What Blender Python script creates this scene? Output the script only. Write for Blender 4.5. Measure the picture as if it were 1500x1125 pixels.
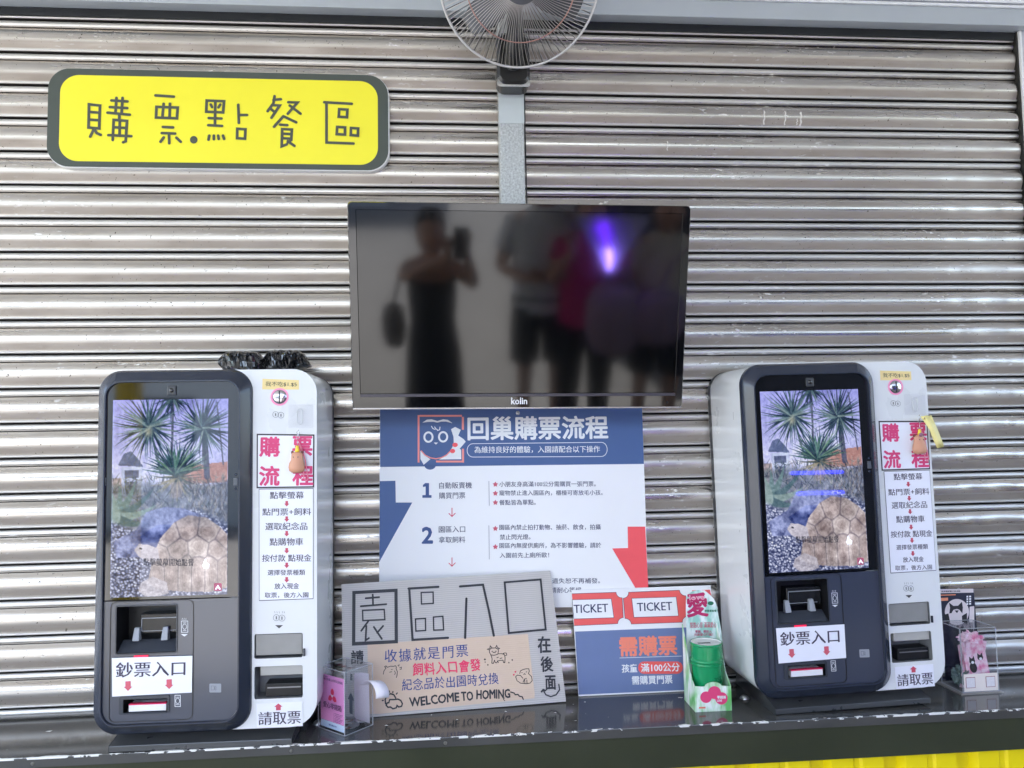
import bpy, bmesh, math, random
import numpy as np
from mathutils import Matrix, Vector, noise as mnoise
R = math.radians
random.seed(7)
for _o in list(bpy.data.objects): bpy.data.objects.remove(_o)
scn = bpy.context.scene
COL = scn.collection
# metres; z = 0 is the counter top, y = 0 the shutter plane (the viewer stands at negative y), ground at GZ
GZ = -0.82
# ------------------------------------------------------------------ camera, sky, sun, exposure
CAM = Vector((0.0, -2.0848, 0.6867)); YAW, PIT, ROL = 0.0811, 0.0640, -0.0177
FPX = 1125.0                       # focal length in pixels of the 1500 px wide photograph
fw = Vector((math.sin(YAW) * math.cos(PIT), math.cos(YAW) * math.cos(PIT), math.sin(PIT)))
r0 = Vector((math.cos(YAW), -math.sin(YAW), 0)); u0 = r0.cross(fw)
RT = r0 * math.cos(ROL) + u0 * math.sin(ROL); UP = RT.cross(fw)
cd = bpy.data.cameras.new('camera'); cam = bpy.data.objects.new('camera', cd); COL.objects.link(cam)
cd.sensor_fit = 'HORIZONTAL'; cd.sensor_width = 36.0; cd.lens = 36.0 * FPX / 1500.0
cd.clip_start = 0.03; cd.clip_end = 500
cam.matrix_world = Matrix(((RT.x, UP.x, -fw.x, CAM.x), (RT.y, UP.y, -fw.y, CAM.y), (RT.z, UP.z, -fw.z, CAM.z), (0, 0, 0, 1)))
scn.camera = cam
SUN_EL, SUN_AZ = 62, 30            # the sun stands high behind the viewer, over the left shoulder
w = bpy.data.worlds.new('World'); scn.world = w; w.use_nodes = True
nt = w.node_tree; bg = nt.nodes['Background']
sky = nt.nodes.new('ShaderNodeTexSky'); sky.sky_type = 'NISHITA'; sky.sun_disc = False
sky.sun_elevation = R(SUN_EL); sky.sun_rotation = R(180 + SUN_AZ); sky.air_density = 1.0; sky.dust_density = 2.5
nt.links.new(sky.outputs[0], bg.inputs[0]); bg.inputs[1].default_value = 0.11
sd = bpy.data.lights.new('sun', 'SUN'); sd.energy = 3.2; sd.angle = R(0.5); sd.color = (1, .975, .94)
sun = bpy.data.objects.new('sun', sd); COL.objects.link(sun)
sv = Vector((-math.sin(R(SUN_AZ)) * math.cos(R(SUN_EL)), -math.cos(R(SUN_AZ)) * math.cos(R(SUN_EL)), math.sin(R(SUN_EL))))
sun.rotation_euler = sv.to_track_quat('Z', 'Y').to_euler()
scn.view_settings.view_transform = 'Standard'; scn.view_settings.look = 'None'
scn.view_settings.exposure = 3.28; scn.view_settings.gamma = 1
scn.render.engine = 'CYCLES'
scn.cycles.use_denoising = True
scn.cycles.max_bounces = 10; scn.cycles.transparent_max_bounces = 16
scn.cycles.sample_clamp_indirect = 6

# ------------------------------------------------------------------ materials
def lin(c):
    return tuple((v / 255 / 12.92) if v / 255 <= .04045 else ((v / 255 + .055) / 1.055) ** 2.4 for v in c)
_M = {}
def mat(name, rgb, rough=.5, metal=0., var=.06, scale=30., bump=0., bscale=200., spec=.5, coat=0., emit=None, srgb=True, rvar=.025, stretch=None):
    if name in _M: return _M[name]
    m = bpy.data.materials.new(name); m.use_nodes = True; n = m.node_tree.nodes; l = m.node_tree.links
    b = n['Principled BSDF']; c = lin(rgb) if srgb else rgb
    tc = n.new('ShaderNodeTexCoord'); src = tc.outputs['Object']
    if stretch:
        mp = n.new('ShaderNodeMapping'); mp.inputs['Scale'].default_value = stretch; l.new(src, mp.inputs[0]); src = mp.outputs[0]
    ns = n.new('ShaderNodeTexNoise'); ns.inputs['Scale'].default_value = scale; ns.inputs['Detail'].default_value = 6
    l.new(src, ns.inputs['Vector'])
    mx = n.new('ShaderNodeMix'); mx.data_type = 'RGBA'
    mx.inputs['A'].default_value = (*[v * (1 - var) for v in c], 1); mx.inputs['B'].default_value = (*[min(1, v * (1 + var)) for v in c], 1)
    l.new(ns.outputs['Fac'], mx.inputs['Factor']); l.new(mx.outputs['Result'], b.inputs['Base Color'])
    mr = n.new('ShaderNodeMapRange'); mr.inputs['To Min'].default_value = max(.02, rough - rvar); mr.inputs['To Max'].default_value = min(1, rough + rvar)
    l.new(ns.outputs['Fac'], mr.inputs[0]); l.new(mr.outputs[0], b.inputs['Roughness'])
    b.inputs['Metallic'].default_value = metal; b.inputs['Specular IOR Level'].default_value = spec
    b.inputs['Coat Weight'].default_value = coat
    if bump:
        n2 = n.new('ShaderNodeTexNoise'); n2.inputs['Scale'].default_value = bscale; n2.inputs['Detail'].default_value = 4; l.new(src, n2.inputs['Vector'])
        bp = n.new('ShaderNodeBump'); bp.inputs['Strength'].default_value = bump; bp.inputs['Distance'].default_value = .002
        l.new(n2.outputs['Fac'], bp.inputs['Height']); l.new(bp.outputs[0], b.inputs['Normal'])
    if emit:
        b.inputs['Emission Color'].default_value = (*lin(emit[0]), 1); b.inputs['Emission Strength'].default_value = emit[1]
    _M[name] = m; return m
def ink(name, rgb, rough=.5): return mat('ink_' + name, rgb, rough, var=.04)
def clear_mat(name, tint=(1, 1, 1), refl=1.0, rough=.03, solid=0., scol=(200, 200, 200)):
    """clear acrylic sheet: lets light straight through, mirrors a little more at grazing angles"""
    if name in _M: return _M[name]
    m = bpy.data.materials.new(name); m.use_nodes = True; n = m.node_tree.nodes; l = m.node_tree.links
    n.remove(n['Principled BSDF']); out = n['Material Output']
    tr = n.new('ShaderNodeBsdfTransparent'); tr.inputs[0].default_value = (*tint, 1)
    gl = n.new('ShaderNodeBsdfGlossy'); gl.inputs['Roughness'].default_value = rough
    fr = n.new('ShaderNodeLayerWeight'); fr.inputs[0].default_value = .5
    pw = n.new('ShaderNodeMath'); pw.operation = 'POWER'; pw.inputs[1].default_value = 5; l.new(fr.outputs['Facing'], pw.inputs[0])
    ad = n.new('ShaderNodeMath'); ad.operation = 'MULTIPLY_ADD'; ad.inputs[1].default_value = .5; ad.inputs[2].default_value = .03; l.new(pw.outputs[0], ad.inputs[0])
    mu = n.new('ShaderNodeMath'); mu.operation = 'MULTIPLY'; mu.inputs[1].default_value = refl; mu.use_clamp = True
    mx = n.new('ShaderNodeMixShader'); l.new(ad.outputs[0], mu.inputs[0]); l.new(mu.outputs[0], mx.inputs[0])
    l.new(tr.outputs[0], mx.inputs[1]); l.new(gl.outputs[0], mx.inputs[2]); res = mx
    if solid:
        df = n.new('ShaderNodeBsdfDiffuse'); df.inputs[0].default_value = (*lin(scol), 1)
        m2 = n.new('ShaderNodeMixShader'); m2.inputs[0].default_value = solid
        l.new(mx.outputs[0], m2.inputs[1]); l.new(df.outputs[0], m2.inputs[2]); res = m2
    l.new(res.outputs[0], out.inputs[0]); _M[name] = m; return m

# ------------------------------------------------------------------ mesh building
class MB:
    def __init__(s): s.v = []; s.f = []; s.n = 0; s.marks = []
    def mark(s): s.marks.append((len(s.v), len(s.f))); return s
    def poly(s, pts):
        k = len(s.v); s.v += [tuple(p) for p in pts]; s.f.append(tuple(range(k, k + len(pts)))); return s
    def add(s, vs, fs):
        k = len(s.v); s.v += [tuple(p) for p in vs]; s.f += [tuple(i + k for i in f) for f in fs]; return s
    def box(s, lo, hi):
        x0, y0, z0 = lo; x1, y1, z1 = hi
        return s.add([(x0, y0, z0), (x1, y0, z0), (x1, y1, z0), (x0, y1, z0), (x0, y0, z1), (x1, y0, z1), (x1, y1, z1), (x0, y1, z1)],
                     [(0, 3, 2, 1), (4, 5, 6, 7), (0, 1, 5, 4), (1, 2, 6, 5), (2, 3, 7, 6), (3, 0, 4, 7)])
    def prism(s, out, y0, y1, front=True, back=True):
        """outline in (x, z), extruded from y0 (front) to y1"""
        n = len(out); k = len(s.v)
        s.v += [(x, y0, z) for x, z in out] + [(x, y1, z) for x, z in out]
        for i in range(n): j = (i + 1) % n; s.f.append((k + i, k + j, k + n + j, k + n + i)[::-1])
        if front: s.f.append(tuple(k + i for i in range(n)))
        if back: s.f.append(tuple(k + n + i for i in range(n))[::-1])
        return s
    def loft(s, loops, closed=True):
        k = len(s.v); n = len(loops[0])
        for L in loops: s.v += [tuple(p) for p in L]
        for a in range(len(loops) - 1):
            for i in range(n if closed else n - 1):
                j = (i + 1) % n; s.f.append((k + a * n + i, k + a * n + j, k + (a + 1) * n + j, k + (a + 1) * n + i))
        return s
    def cap(s, loop): return s.poly(loop)
    def tube(s, pts, rad, n=8, caps=True):
        pts = [Vector(p) for p in pts]; rings = []
        t0 = (pts[1] - pts[0]).normalized(); up = Vector((0, 0, 1)) if abs(t0.z) < .9 else Vector((1, 0, 0))
        side = t0.cross(up).normalized()
        for i, p in enumerate(pts):
            t = (pts[min(i + 1, len(pts) - 1)] - pts[max(i - 1, 0)]).normalized()
            side = (side - t * side.dot(t)).normalized(); q = t.cross(side)
            r = rad[i] if isinstance(rad, (list, tuple)) else rad
            rings.append([p + (side * math.cos(2 * math.pi * k / n) + q * math.sin(2 * math.pi * k / n)) * r for k in range(n)])
        s.loft(rings)
        if caps: s.poly(rings[0]); s.poly(rings[-1][::-1])
        return s
    def lathe(s, prof, M=None, n=40):
        """profile (r, h) turned round the local z axis, placed by matrix M"""
        rings = []
        for r, h in prof:
            L = [Vector((r * math.cos(2 * math.pi * k / n), r * math.sin(2 * math.pi * k / n), h)) for k in range(n)]
            rings.append([M @ p for p in L] if M else L)
        return s.loft(rings)
    def build(s, name, m, parent=None, smooth=False, bevel=0., world=None, angle=None):
        if len(s.marks) > 1:                       # one object for each marked piece (a line of writing, an arrow, a star)
            mk = s.marks + [(len(s.v), len(s.f))]; o = None
            for (v0, f0), (v1, f1) in zip(mk[:-1], mk[1:]):
                p = MB(); p.n = s.n; p.v = s.v[v0:v1]; p.f = [tuple(i - v0 for i in f) for f in s.f[f0:f1]]
                if p.f: o = p.build(name, m, parent, smooth, bevel, world, angle)
            return o
        me = bpy.data.meshes.new(name)
        off = Vector((0, 0, 0))
        if world is not None: off = Vector(world)
        me.from_pydata([tuple(Vector(p) - off) for p in s.v], [], s.f)
        bm = bmesh.new(); bm.from_mesh(me); bmesh.ops.remove_doubles(bm, verts=bm.verts, dist=2e-6) if s.n == 0 else None
        bm.to_mesh(me); bm.free(); me.update()
        me.materials.append(m)
        if smooth:
            me.shade_smooth()
            if angle: me.set_sharp_from_angle(angle=R(angle))
        o = bpy.data.objects.new(name, me); COL.objects.link(o)
        if parent is not None: o.parent = parent
        elif world is not None: o.location = off
        if bevel:
            b = o.modifiers.new('edge', 'BEVEL'); b.width = bevel; b.segments = 2; b.limit_method = 'ANGLE'; b.angle_limit = R(40)
        return o
def tag(o, label=None, cat=None, group=None, kind=None):
    if label: o['label'] = label
    if cat: o['category'] = cat
    if group: o['group'] = group
    if kind: o['kind'] = kind
    return o
def thing(name, label, cat, M, group=None):
    o = bpy.data.objects.new(name, None); COL.objects.link(o); o.empty_display_size = .05
    o.matrix_world = M if isinstance(M, Matrix) else Matrix.Translation(Vector(M))
    return tag(o, label, cat, group)
def rr(x0, z0, x1, z1, r, n=6):
    """rounded rectangle, counter-clockwise in (x, z); r one radius or (bl, br, tr, tl)"""
    rs = r if isinstance(r, (tuple, list)) else (r,) * 4; out = []
    for (cx, cz, a0, q) in ((x0, z0, 180, 0), (x1, z0, 270, 1), (x1, z1, 0, 2), (x0, z1, 90, 3)):
        k = rs[q]; sx = 1 if cx == x0 else -1; sz = 1 if cz == z0 else -1
        if k <= 1e-6: out.append((cx, cz)); continue
        for i in range(n + 1):
            a = R(a0 + 90 * i / n); out.append((cx + sx * k + k * math.cos(a), cz + sz * k + k * math.sin(a)))
    return out
def holed(outline, holes, y):
    """flat plate in the (x, z) plane at depth y with holes"""
    bm = bmesh.new(); ed = []
    for L in [outline] + holes:
        vs = [bm.verts.new((p[0], y, p[1])) for p in L]
        ed += [bm.edges.new((vs[i], vs[(i + 1) % len(vs)])) for i in range(len(vs))]
    bmesh.ops.triangle_fill(bm, use_beauty=True, use_dissolve=False, edges=ed, normal=Vector((0, -1, 0)))
    bm.verts.index_update()
    vs = [v.co.copy() for v in bm.verts]; fs = [tuple(v.index for v in f.verts) for f in bm.faces]; bm.free()
    return vs, fs

# ------------------------------------------------------------------ faces: flat surfaces that carry print
class Face:
    """a flat rectangle standing in the scene: origin, unit vectors along (x) and up (z); local coords (u, -d, v).
    uv() tells where on this surface a point of the photograph lies, so that print is laid out on the surface itself."""
    def __init__(s, o, yaw=0, tilt=0, roll=0):
        ex = Vector((math.cos(yaw), math.sin(yaw), 0)); n = Vector((math.sin(yaw), -math.cos(yaw), 0))
        up = Vector((0, 0, 1)) * math.cos(tilt) - n * math.sin(tilt)
        s.a = ex * math.cos(roll) + up * math.sin(roll); s.b = -ex * math.sin(roll) + up * math.cos(roll)
        s.n = s.a.cross(s.b); s.o = Vector(o)
        s.M = Matrix(((s.a.x, -s.n.x, s.b.x, s.o.x), (s.a.y, -s.n.y, s.b.y, s.o.y), (s.a.z, -s.n.z, s.b.z, s.o.z), (0, 0, 0, 1)))
        s.layer = 0
    def uv(s, px, py, d=0.):
        ray = fw + RT * ((px - 750) / FPX) - UP * ((py - 562.5) / FPX)
        t = ((s.o + s.n * d) - CAM).dot(s.n) / ray.dot(s.n); X = CAM + ray * t - s.o
        return (X.dot(s.a), X.dot(s.b))
    def poly(s, mb, pts, d=.0006, z=None):
        q = [s.uv(*(z(*p) if z else p), d) for p in pts]
        return s.upoly(mb, q, d)
    def upoly(s, mb, q, d=.0006):
        A = sum(q[i][0] * q[(i + 1) % len(q)][1] - q[(i + 1) % len(q)][0] * q[i][1] for i in range(len(q)))
        if A < 0: q = q[::-1]
        return mb.poly([(u, -d, v) for u, v in q])
    def stroke(s, mb, pts, wd, d=.0008, z=None, closed=False, cap=True):
        """pen line through points of the photograph; wd in metres"""
        q = [Vector((*s.uv(*(z(*p) if z else p), d), 0)) for p in pts]
        s.layer = (s.layer + 1) % 12; dd = d + s.layer * .00004
        return ustroke(mb, q, wd, dd, closed, cap)
    def text(s, mb, body, x0, x1, yc0, yc1, h, d=.0006, z=None, bold=.0, wob=0., sp=1.0):
        """text filling the photo box from (x0, yc0) to (x1, yc1) (centre line) with height h"""
        f = (lambda x, y: z(x, y)) if z else (lambda x, y: (x, y))
        A = Vector((*s.uv(*f(x0, yc0), d), 0)); B = Vector((*s.uv(*f(x1, yc1), d), 0))
        xm, ym = (x0 + x1) / 2, (yc0 + yc1) / 2
        H = (Vector((*s.uv(*f(xm, ym - h / 2), d), 0)) - Vector((*s.uv(*f(xm, ym + h / 2), d), 0))).length
        vs, fs = glyphs(body, 0., sp); mb.mark()
        X = [p[0] for p in vs]; Y = [p[1] for p in vs]; xa, xb, ya, yb = min(X), max(X), min(Y), max(Y)
        e = (B - A); W = e.length; e.normalize(); pn = Vector((-e.y, e.x, 0)); out = []
        for x, y in vs:
            tx = (x - xa) / (xb - xa); ty = (y - ya) / (yb - ya) - .5
            if wob:
                k = len(body); tx += wob / k * math.sin(ty * 5 + tx * 9 * k) ; ty += wob * math.sin(tx * k * 2.3 + 1) + wob * .6 * math.sin(tx * k * 5 + ty * 4)
            out.append((tx * W, ty * H))
        em = H / (yb - ya); bd = max(0., bold) * em; SH = [(0, 0)] if bd < 1e-6 else [(0, 0), (bd, 0), (-bd, 0)] + ([(0, bd), (0, -bd), (bd * .7, bd * .7), (-bd * .7, -bd * .7), (bd * .7, -bd * .7), (-bd * .7, bd * .7)] if bold > .017 else [])
        for i, (sx, sy) in enumerate(SH):
            pts = [A + e * (x + sx) + pn * (y + sy) for x, y in out]; mb.add([(P.x, -d - i * .00003, P.y) for P in pts], fs)
        return mb
def ustroke(mb, q, wd, dd, closed=False, cap=True):
    q2 = [q[0]]
    for p in q[1:]:
        if (p - q2[-1]).length > 1e-5: q2.append(p)
    q = q2
    if len(q) > 3 and (q[0] - q[-1]).length < 1e-5: q = q[:-1]; closed = True
    n = len(q); L = []; Rr = []
    if n < 2: return mb
    for i in range(n):
        if closed: a, b = q[(i - 1) % n], q[(i + 1) % n]; t1 = (q[i] - a).normalized(); t2 = (b - q[i]).normalized()
        else:
            t1 = (q[i] - q[i - 1]).normalized() if i else (q[1] - q[0]).normalized()
            t2 = (q[i + 1] - q[i]).normalized() if i < n - 1 else t1
        t = (t1 + t2); t = t.normalized() if t.length > 1e-4 else t1
        nn = Vector((-t.y, t.x, 0)); k = max(.45, nn.dot(Vector((-t1.y, t1.x, 0)))); nn = nn * (wd / 2 / k)
        L.append(q[i] + nn); Rr.append(q[i] - nn)
    seg = [(i, (i + 1) % n) for i in range(n if closed else n - 1)]
    for i, j in seg: mb.poly([(p.x, -dd, p.y) for p in (Rr[i], Rr[j], L[j], L[i])])
    if cap and not closed:
        for e, t in ((0, (q[0] - q[1]).normalized()), (n - 1, (q[-1] - q[-2]).normalized())):
            a0 = math.atan2(t.y, t.x) - math.pi / 2
            mb.poly([(q[e].x + wd / 2 * math.cos(a0 + math.pi * k / 6), -dd, q[e].y + wd / 2 * math.sin(a0 + math.pi * k / 6)) for k in range(7)])
    return mb
_G = {}
def glyphs(body, bold=0., sp=1.):
    key = (body, bold, sp)
    if key not in _G:
        c = bpy.data.curves.new('lettering', 'FONT'); c.body = body; c.offset = bold; c.resolution_u = 2; c.space_character = sp
        o = bpy.data.objects.new('lettering', c); COL.objects.link(o)
        bpy.context.view_layer.update()
        e = o.evaluated_get(bpy.context.evaluated_depsgraph_get()); me = e.to_mesh()
        _G[key] = ([(v.co.x, v.co.y) for v in me.vertices], [tuple(p.vertices) for p in me.polygons])
        e.to_mesh_clear(); bpy.data.objects.remove(o); bpy.data.curves.remove(c)
    return _G[key]
def zm(ox, oy, s): return lambda x, y: (ox + x / s, oy + y / s)
def circ(cx, cy, r, n=24, ry=None, a0=0, a1=360):
    ry = ry or r
    return [(cx + r * math.cos(R(a0 + (a1 - a0) * k / n)), cy + ry * math.sin(R(a0 + (a1 - a0) * k / n))) for k in range(n if a1 - a0 == 360 else n + 1)]

# ================================================================== THE SETTING
# ground
gm = mat('paving_grey', (124, 123, 121), .8, var=.18, scale=3, bump=.3, bscale=60)
g = MB(); g.poly([(-60, -60, GZ), (60, -60, GZ), (60, 4, GZ), (-60, 4, GZ)])
tag(g.build('ground', gm), kind='structure')

# ---- steel roller shutter
def shutter_mat():
    m = bpy.data.materials.new('stainless_slat'); m.use_nodes = True; n = m.node_tree.nodes; l = m.node_tree.links; b = n['Principled BSDF']
    b.inputs['Metallic'].default_value = 1.0
    tc = n.new('ShaderNodeTexCoord')
    def N(scale, stretch, det=5, off=(0, 0, 0)):
        mp = n.new('ShaderNodeMapping'); mp.inputs['Scale'].default_value = stretch; mp.inputs['Location'].default_value = off
        l.new(tc.outputs['Object'], mp.inputs[0])
        t = n.new('ShaderNodeTexNoise'); t.inputs['Scale'].default_value = scale; t.inputs['Detail'].default_value = det; l.new(mp.outputs[0], t.inputs['Vector']); return t.outputs['Fac']
    def ramp(src, a, b_, c0=(0, 0, 0), c1=(1, 1, 1)):
        r = n.new('ShaderNodeValToRGB'); r.color_ramp.elements[0].position = a; r.color_ramp.elements[1].position = b_
        r.color_ramp.elements[0].color = (*c0, 1); r.color_ramp.elements[1].color = (*c1, 1); l.new(src, r.inputs[0]); return r.outputs[0]
    def mix(f, A, B):
        x = n.new('ShaderNodeMix'); x.data_type = 'RGBA'
        if isinstance(f, float): x.inputs['Factor'].default_value = f
        else: l.new(f, x.inputs['Factor'])
        for k, v in (('A', A), ('B', B)):
            if isinstance(v, tuple): x.inputs[k].default_value = (*v, 1)
            else: l.new(v, x.inputs[k])
        return x.outputs['Result']
    streak = N(12, (.06, 1, 14), 6)
    base = mix(streak, (.50, .46, .415), (.64, .61, .57))
    specks = ramp(N(150, (1, 1, 1), 2), .70, .735)                      # dark splashes
    base = mix(specks, base, (.07, .06, .05))
    dust = ramp(N(120, (.35, 1, 1), 8, (3, 0, 1)), .61, .68)           # pale dried drips
    patch = ramp(N(3.0, (1, 1, 1), 3, (9, 2, 4)), .50, .62)
    dm = n.new('ShaderNodeMath'); dm.operation = 'MULTIPLY'; l.new(dust, dm.inputs[0]); l.new(patch, dm.inputs[1])
    base = mix(dm.outputs[0], base, (.85, .84, .82))
    # tan band low on every slat: dust plus the ground's reflection put into colour
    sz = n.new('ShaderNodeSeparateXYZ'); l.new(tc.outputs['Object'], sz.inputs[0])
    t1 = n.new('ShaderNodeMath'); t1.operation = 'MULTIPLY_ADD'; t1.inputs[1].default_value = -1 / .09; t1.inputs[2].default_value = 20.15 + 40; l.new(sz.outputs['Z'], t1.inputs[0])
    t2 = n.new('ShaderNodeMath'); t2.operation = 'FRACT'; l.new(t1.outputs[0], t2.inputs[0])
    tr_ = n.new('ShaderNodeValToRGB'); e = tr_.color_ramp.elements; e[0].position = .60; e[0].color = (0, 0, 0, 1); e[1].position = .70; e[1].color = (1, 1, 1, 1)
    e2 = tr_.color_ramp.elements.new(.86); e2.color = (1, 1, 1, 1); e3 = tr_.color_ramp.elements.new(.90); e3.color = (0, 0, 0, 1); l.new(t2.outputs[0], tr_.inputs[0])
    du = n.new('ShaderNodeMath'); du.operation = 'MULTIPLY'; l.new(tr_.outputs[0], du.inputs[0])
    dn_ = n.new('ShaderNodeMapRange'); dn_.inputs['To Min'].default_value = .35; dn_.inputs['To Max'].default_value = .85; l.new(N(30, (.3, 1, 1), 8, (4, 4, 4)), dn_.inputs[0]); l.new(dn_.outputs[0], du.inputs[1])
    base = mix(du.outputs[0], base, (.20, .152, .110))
    smd = ramp(N(5, (.5, 1, 1.6), 7, (2, 8, 5)), .50, .66)               # dull smudges
    sf = n.new('ShaderNodeMath'); sf.operation = 'MULTIPLY'; sf.inputs[1].default_value = .35; l.new(smd, sf.inputs[0])
    base = mix(sf.outputs[0], base, (.34, .31, .28))
    # paler, rougher edges: the lip over each joint and the bead under it
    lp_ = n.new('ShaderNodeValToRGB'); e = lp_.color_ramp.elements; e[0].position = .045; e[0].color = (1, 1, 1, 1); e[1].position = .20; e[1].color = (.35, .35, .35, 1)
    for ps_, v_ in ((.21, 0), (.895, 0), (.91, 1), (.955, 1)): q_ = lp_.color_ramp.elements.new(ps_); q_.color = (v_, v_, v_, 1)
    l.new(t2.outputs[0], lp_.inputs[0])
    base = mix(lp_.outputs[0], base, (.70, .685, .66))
    l.new(base, b.inputs['Base Color'])
    rg = n.new('ShaderNodeMapRange'); rg.inputs['To Min'].default_value = .20; rg.inputs['To Max'].default_value = .36
    l.new(N(20, (.12, 1, 9), 4, (1, 5, 2)), rg.inputs[0])
    rl = n.new('ShaderNodeMapRange'); rl.inputs['From Min'].default_value = .3; rl.inputs['From Max'].default_value = .7; rl.inputs['To Min'].default_value = -.09; rl.inputs['To Max'].default_value = .12; l.new(N(2.6, (1, 1, 4), 5, (7, 1, 3)), rl.inputs[0])
    rs_ = n.new('ShaderNodeMath'); rs_.operation = 'ADD'; l.new(rg.outputs[0], rs_.inputs[0]); l.new(rl.outputs[0], rs_.inputs[1])
    ra = n.new('ShaderNodeMath'); ra.operation = 'ADD'; l.new(rs_.outputs[0], ra.inputs[0])
    sm = n.new('ShaderNodeMath'); sm.operation = 'MULTIPLY'; sm.inputs[1].default_value = .4; mxr = n.new('ShaderNodeMath'); mxr.operation = 'MAXIMUM'; l.new(dm.outputs[0], mxr.inputs[0]); l.new(du.outputs[0], mxr.inputs[1]); l.new(mxr.outputs[0], sm.inputs[0]); l.new(sm.outputs[0], ra.inputs[1])
    lr_ = n.new('ShaderNodeMath'); lr_.operation = 'MULTIPLY_ADD'; lr_.inputs[1].default_value = .30; l.new(lp_.outputs[0], lr_.inputs[0]); l.new(ra.outputs[0], lr_.inputs[2]); l.new(lr_.outputs[0], b.inputs['Roughness'])
    mm = n.new('ShaderNodeMath'); mm.operation = 'SUBTRACT'; mm.inputs[0].default_value = 1; mxm = n.new('ShaderNodeMath'); mxm.operation = 'MAXIMUM'; l.new(dm.outputs[0], mxm.inputs[0]); l.new(du.outputs[0], mxm.inputs[1]); l.new(mxm.outputs[0], mm.inputs[1]); l.new(mm.outputs[0], b.inputs['Metallic'])
    bp = n.new('ShaderNodeBump'); bp.inputs['Strength'].default_value = .05; bp.inputs['Distance'].default_value = .001
    l.new(N(40, (.06, 1, 5), 3), bp.inputs['Height']); l.new(bp.outputs[0], b.inputs['Normal'])
    return m
P = .09; ZK0 = 20.15 * P
prof = [(0, -.014), (.024, -.014), (.0245, -.001), (.040, .0012), (.06, .0028), (.095, .0045), (.14, .0048), (.18, .0034), (.205, .0008), (.2155, -.0012), (.216, -.0065), (.238, -.0065), (.2385, -.0012),
        (.268, .0005), (.30, .0036), (.35, .0068), (.42, .0094), (.50, .0106), (.58, .0107), (.66, .0096), (.74, .0075), (.81, .0047), (.865, .0026), (.895, .0018),
        (.903, .0036), (.915, .0058), (.935, .0064), (.956, .0052), (.968, .0024), (.9685, -.014)]
sh = thing('roller_shutter', 'closed stainless steel roller shutter of horizontal ribbed slats behind the counter', 'shutter', (0, 0, 0))
rng = np.random.RandomState(3)
xs = np.concatenate([np.linspace(-2.6, 1.2, 110), np.linspace(1.21, 1.677, 62)])
rows = []
for k in range(-2, 21):
    tilt = rng.normal(0, .0006); ph = rng.uniform(0, 6, 5); am = rng.uniform(.2, .6)
    for t, y in prof:
        if k == 20 and t > .24: break
        main = .25 < t < .87
        bul = math.sin(math.pi * (t - .25) / .62) if main else 0
        yy = np.full_like(xs, y) + tilt * (t - .5) * 2
        warp = .0006 * am * (np.sin(xs * 2.1 + ph[0]) + .6 * np.sin(xs * 5.3 + ph[1]) + .35 * np.sin(xs * 11 + ph[2]))
        yy = yy + warp * (t - .4) * 2
        if main:
            e = np.clip((xs - 1.43) / .04, 0, 1) * np.clip((1.605 - xs) / .01, 0, 1)   # pressed end of each slat, where the end lock sits
            yy = yy - e * bul * (.0018 + .0007 * np.sin((xs - 1.43) * 60 + ph[3] * .3))
        z = ZK0 - k * P - t * P
        rows.append(np.stack([xs, -yy, np.full_like(xs, z) + .0002 * np.sin(xs * 3 + ph[4])], 1))
V = np.concatenate(rows); nx = len(xs); m_ = MB(); m_.n = 1
m_.v = [tuple(p) for p in V]
m_.f = [(r * nx + i, (r + 1) * nx + i, (r + 1) * nx + i + 1, r * nx + i + 1) for r in range(len(rows) - 1) for i in range(nx - 1)]
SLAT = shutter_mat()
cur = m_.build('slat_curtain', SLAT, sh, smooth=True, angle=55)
cur.data.materials.append(mat('joint_grime', (38, 33, 30), .8, var=.2, scale=60))  # dark colour on the faces of the joint gaps and bead grooves
npf = len(prof); gk = [i for i, p_ in enumerate(prof) if p_[0] in (.2155, .216, .238)]
mi = [1 if (r % npf) in [npf - 2, npf - 1, 0, 1] + gk else 0 for r in range(len(rows) - 1) for _ in range(nx - 1)]
cur.data.polygons.foreach_set('material_index', mi)
def slat_y(z):
    t = ((ZK0 - z) / P) % 1.0; return -float(np.interp(t, [a for a, b in prof], [b for a, b in prof])) - .0006
for (x0, za, zb_, wd) in ((.905, 1.594, 1.556, .0022), (.967, 1.594, 1.555, .0018), (1.014, 1.592, 1.553, .0026), (1.003, 1.572, 1.556, .0016), (.62, 1.50, 1.475, .0014)):
    q = MB(); L0, L1 = [], []
    for k in range(12):
        z_ = za + (zb_ - za) * k / 11; xx = x0 + .0012 * math.sin(k * 1.3 + x0 * 90); w_ = wd * (.8 + .4 * math.sin(k * 2.1) ** 2); L0.append((xx - w_, slat_y(z_), z_)); L1.append((xx + w_, slat_y(z_), z_))
    q.loft([L0, L1], closed=False); q.build('paint_drip', mat('drip_white', (214, 210, 204), .7, var=.1), sh)
q = MB(); q.box((-2.6, -.0125, 1.8195), (1.68, -.011, 1.8426)); q.build('slot_cover', mat('slot_steel', (52, 54, 56), .22, .5, var=.25, scale=20, stretch=(.3, 1, 4)), sh)  # added dark strip: the beam's shade on the top slat, put into colour
rail_m = mat('galvanised_grey', (190, 192, 194), .35, .75, var=.12, scale=25, bump=.1)
white_m = mat('white_edge', (235, 236, 236), .4)
gr = MB(); gr.box((1.60, .02, 0), (1.683, .024, 1.8425)); gr.box((1.679, -.0165, 0), (1.6829, .0195, 1.8425))
gr.build('guide_rail', mat('dark_rail', (70, 70, 68), .4, .7), sh)
e_ = MB(); e_.box((1.683, -.024, 0), (1.690, .02, 1.8425)); e_.build('rail_edge', white_m, sh)
j = MB(); j.box((1.6905, -.021, -.82), (2.9, .10, 1.8424))
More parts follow.
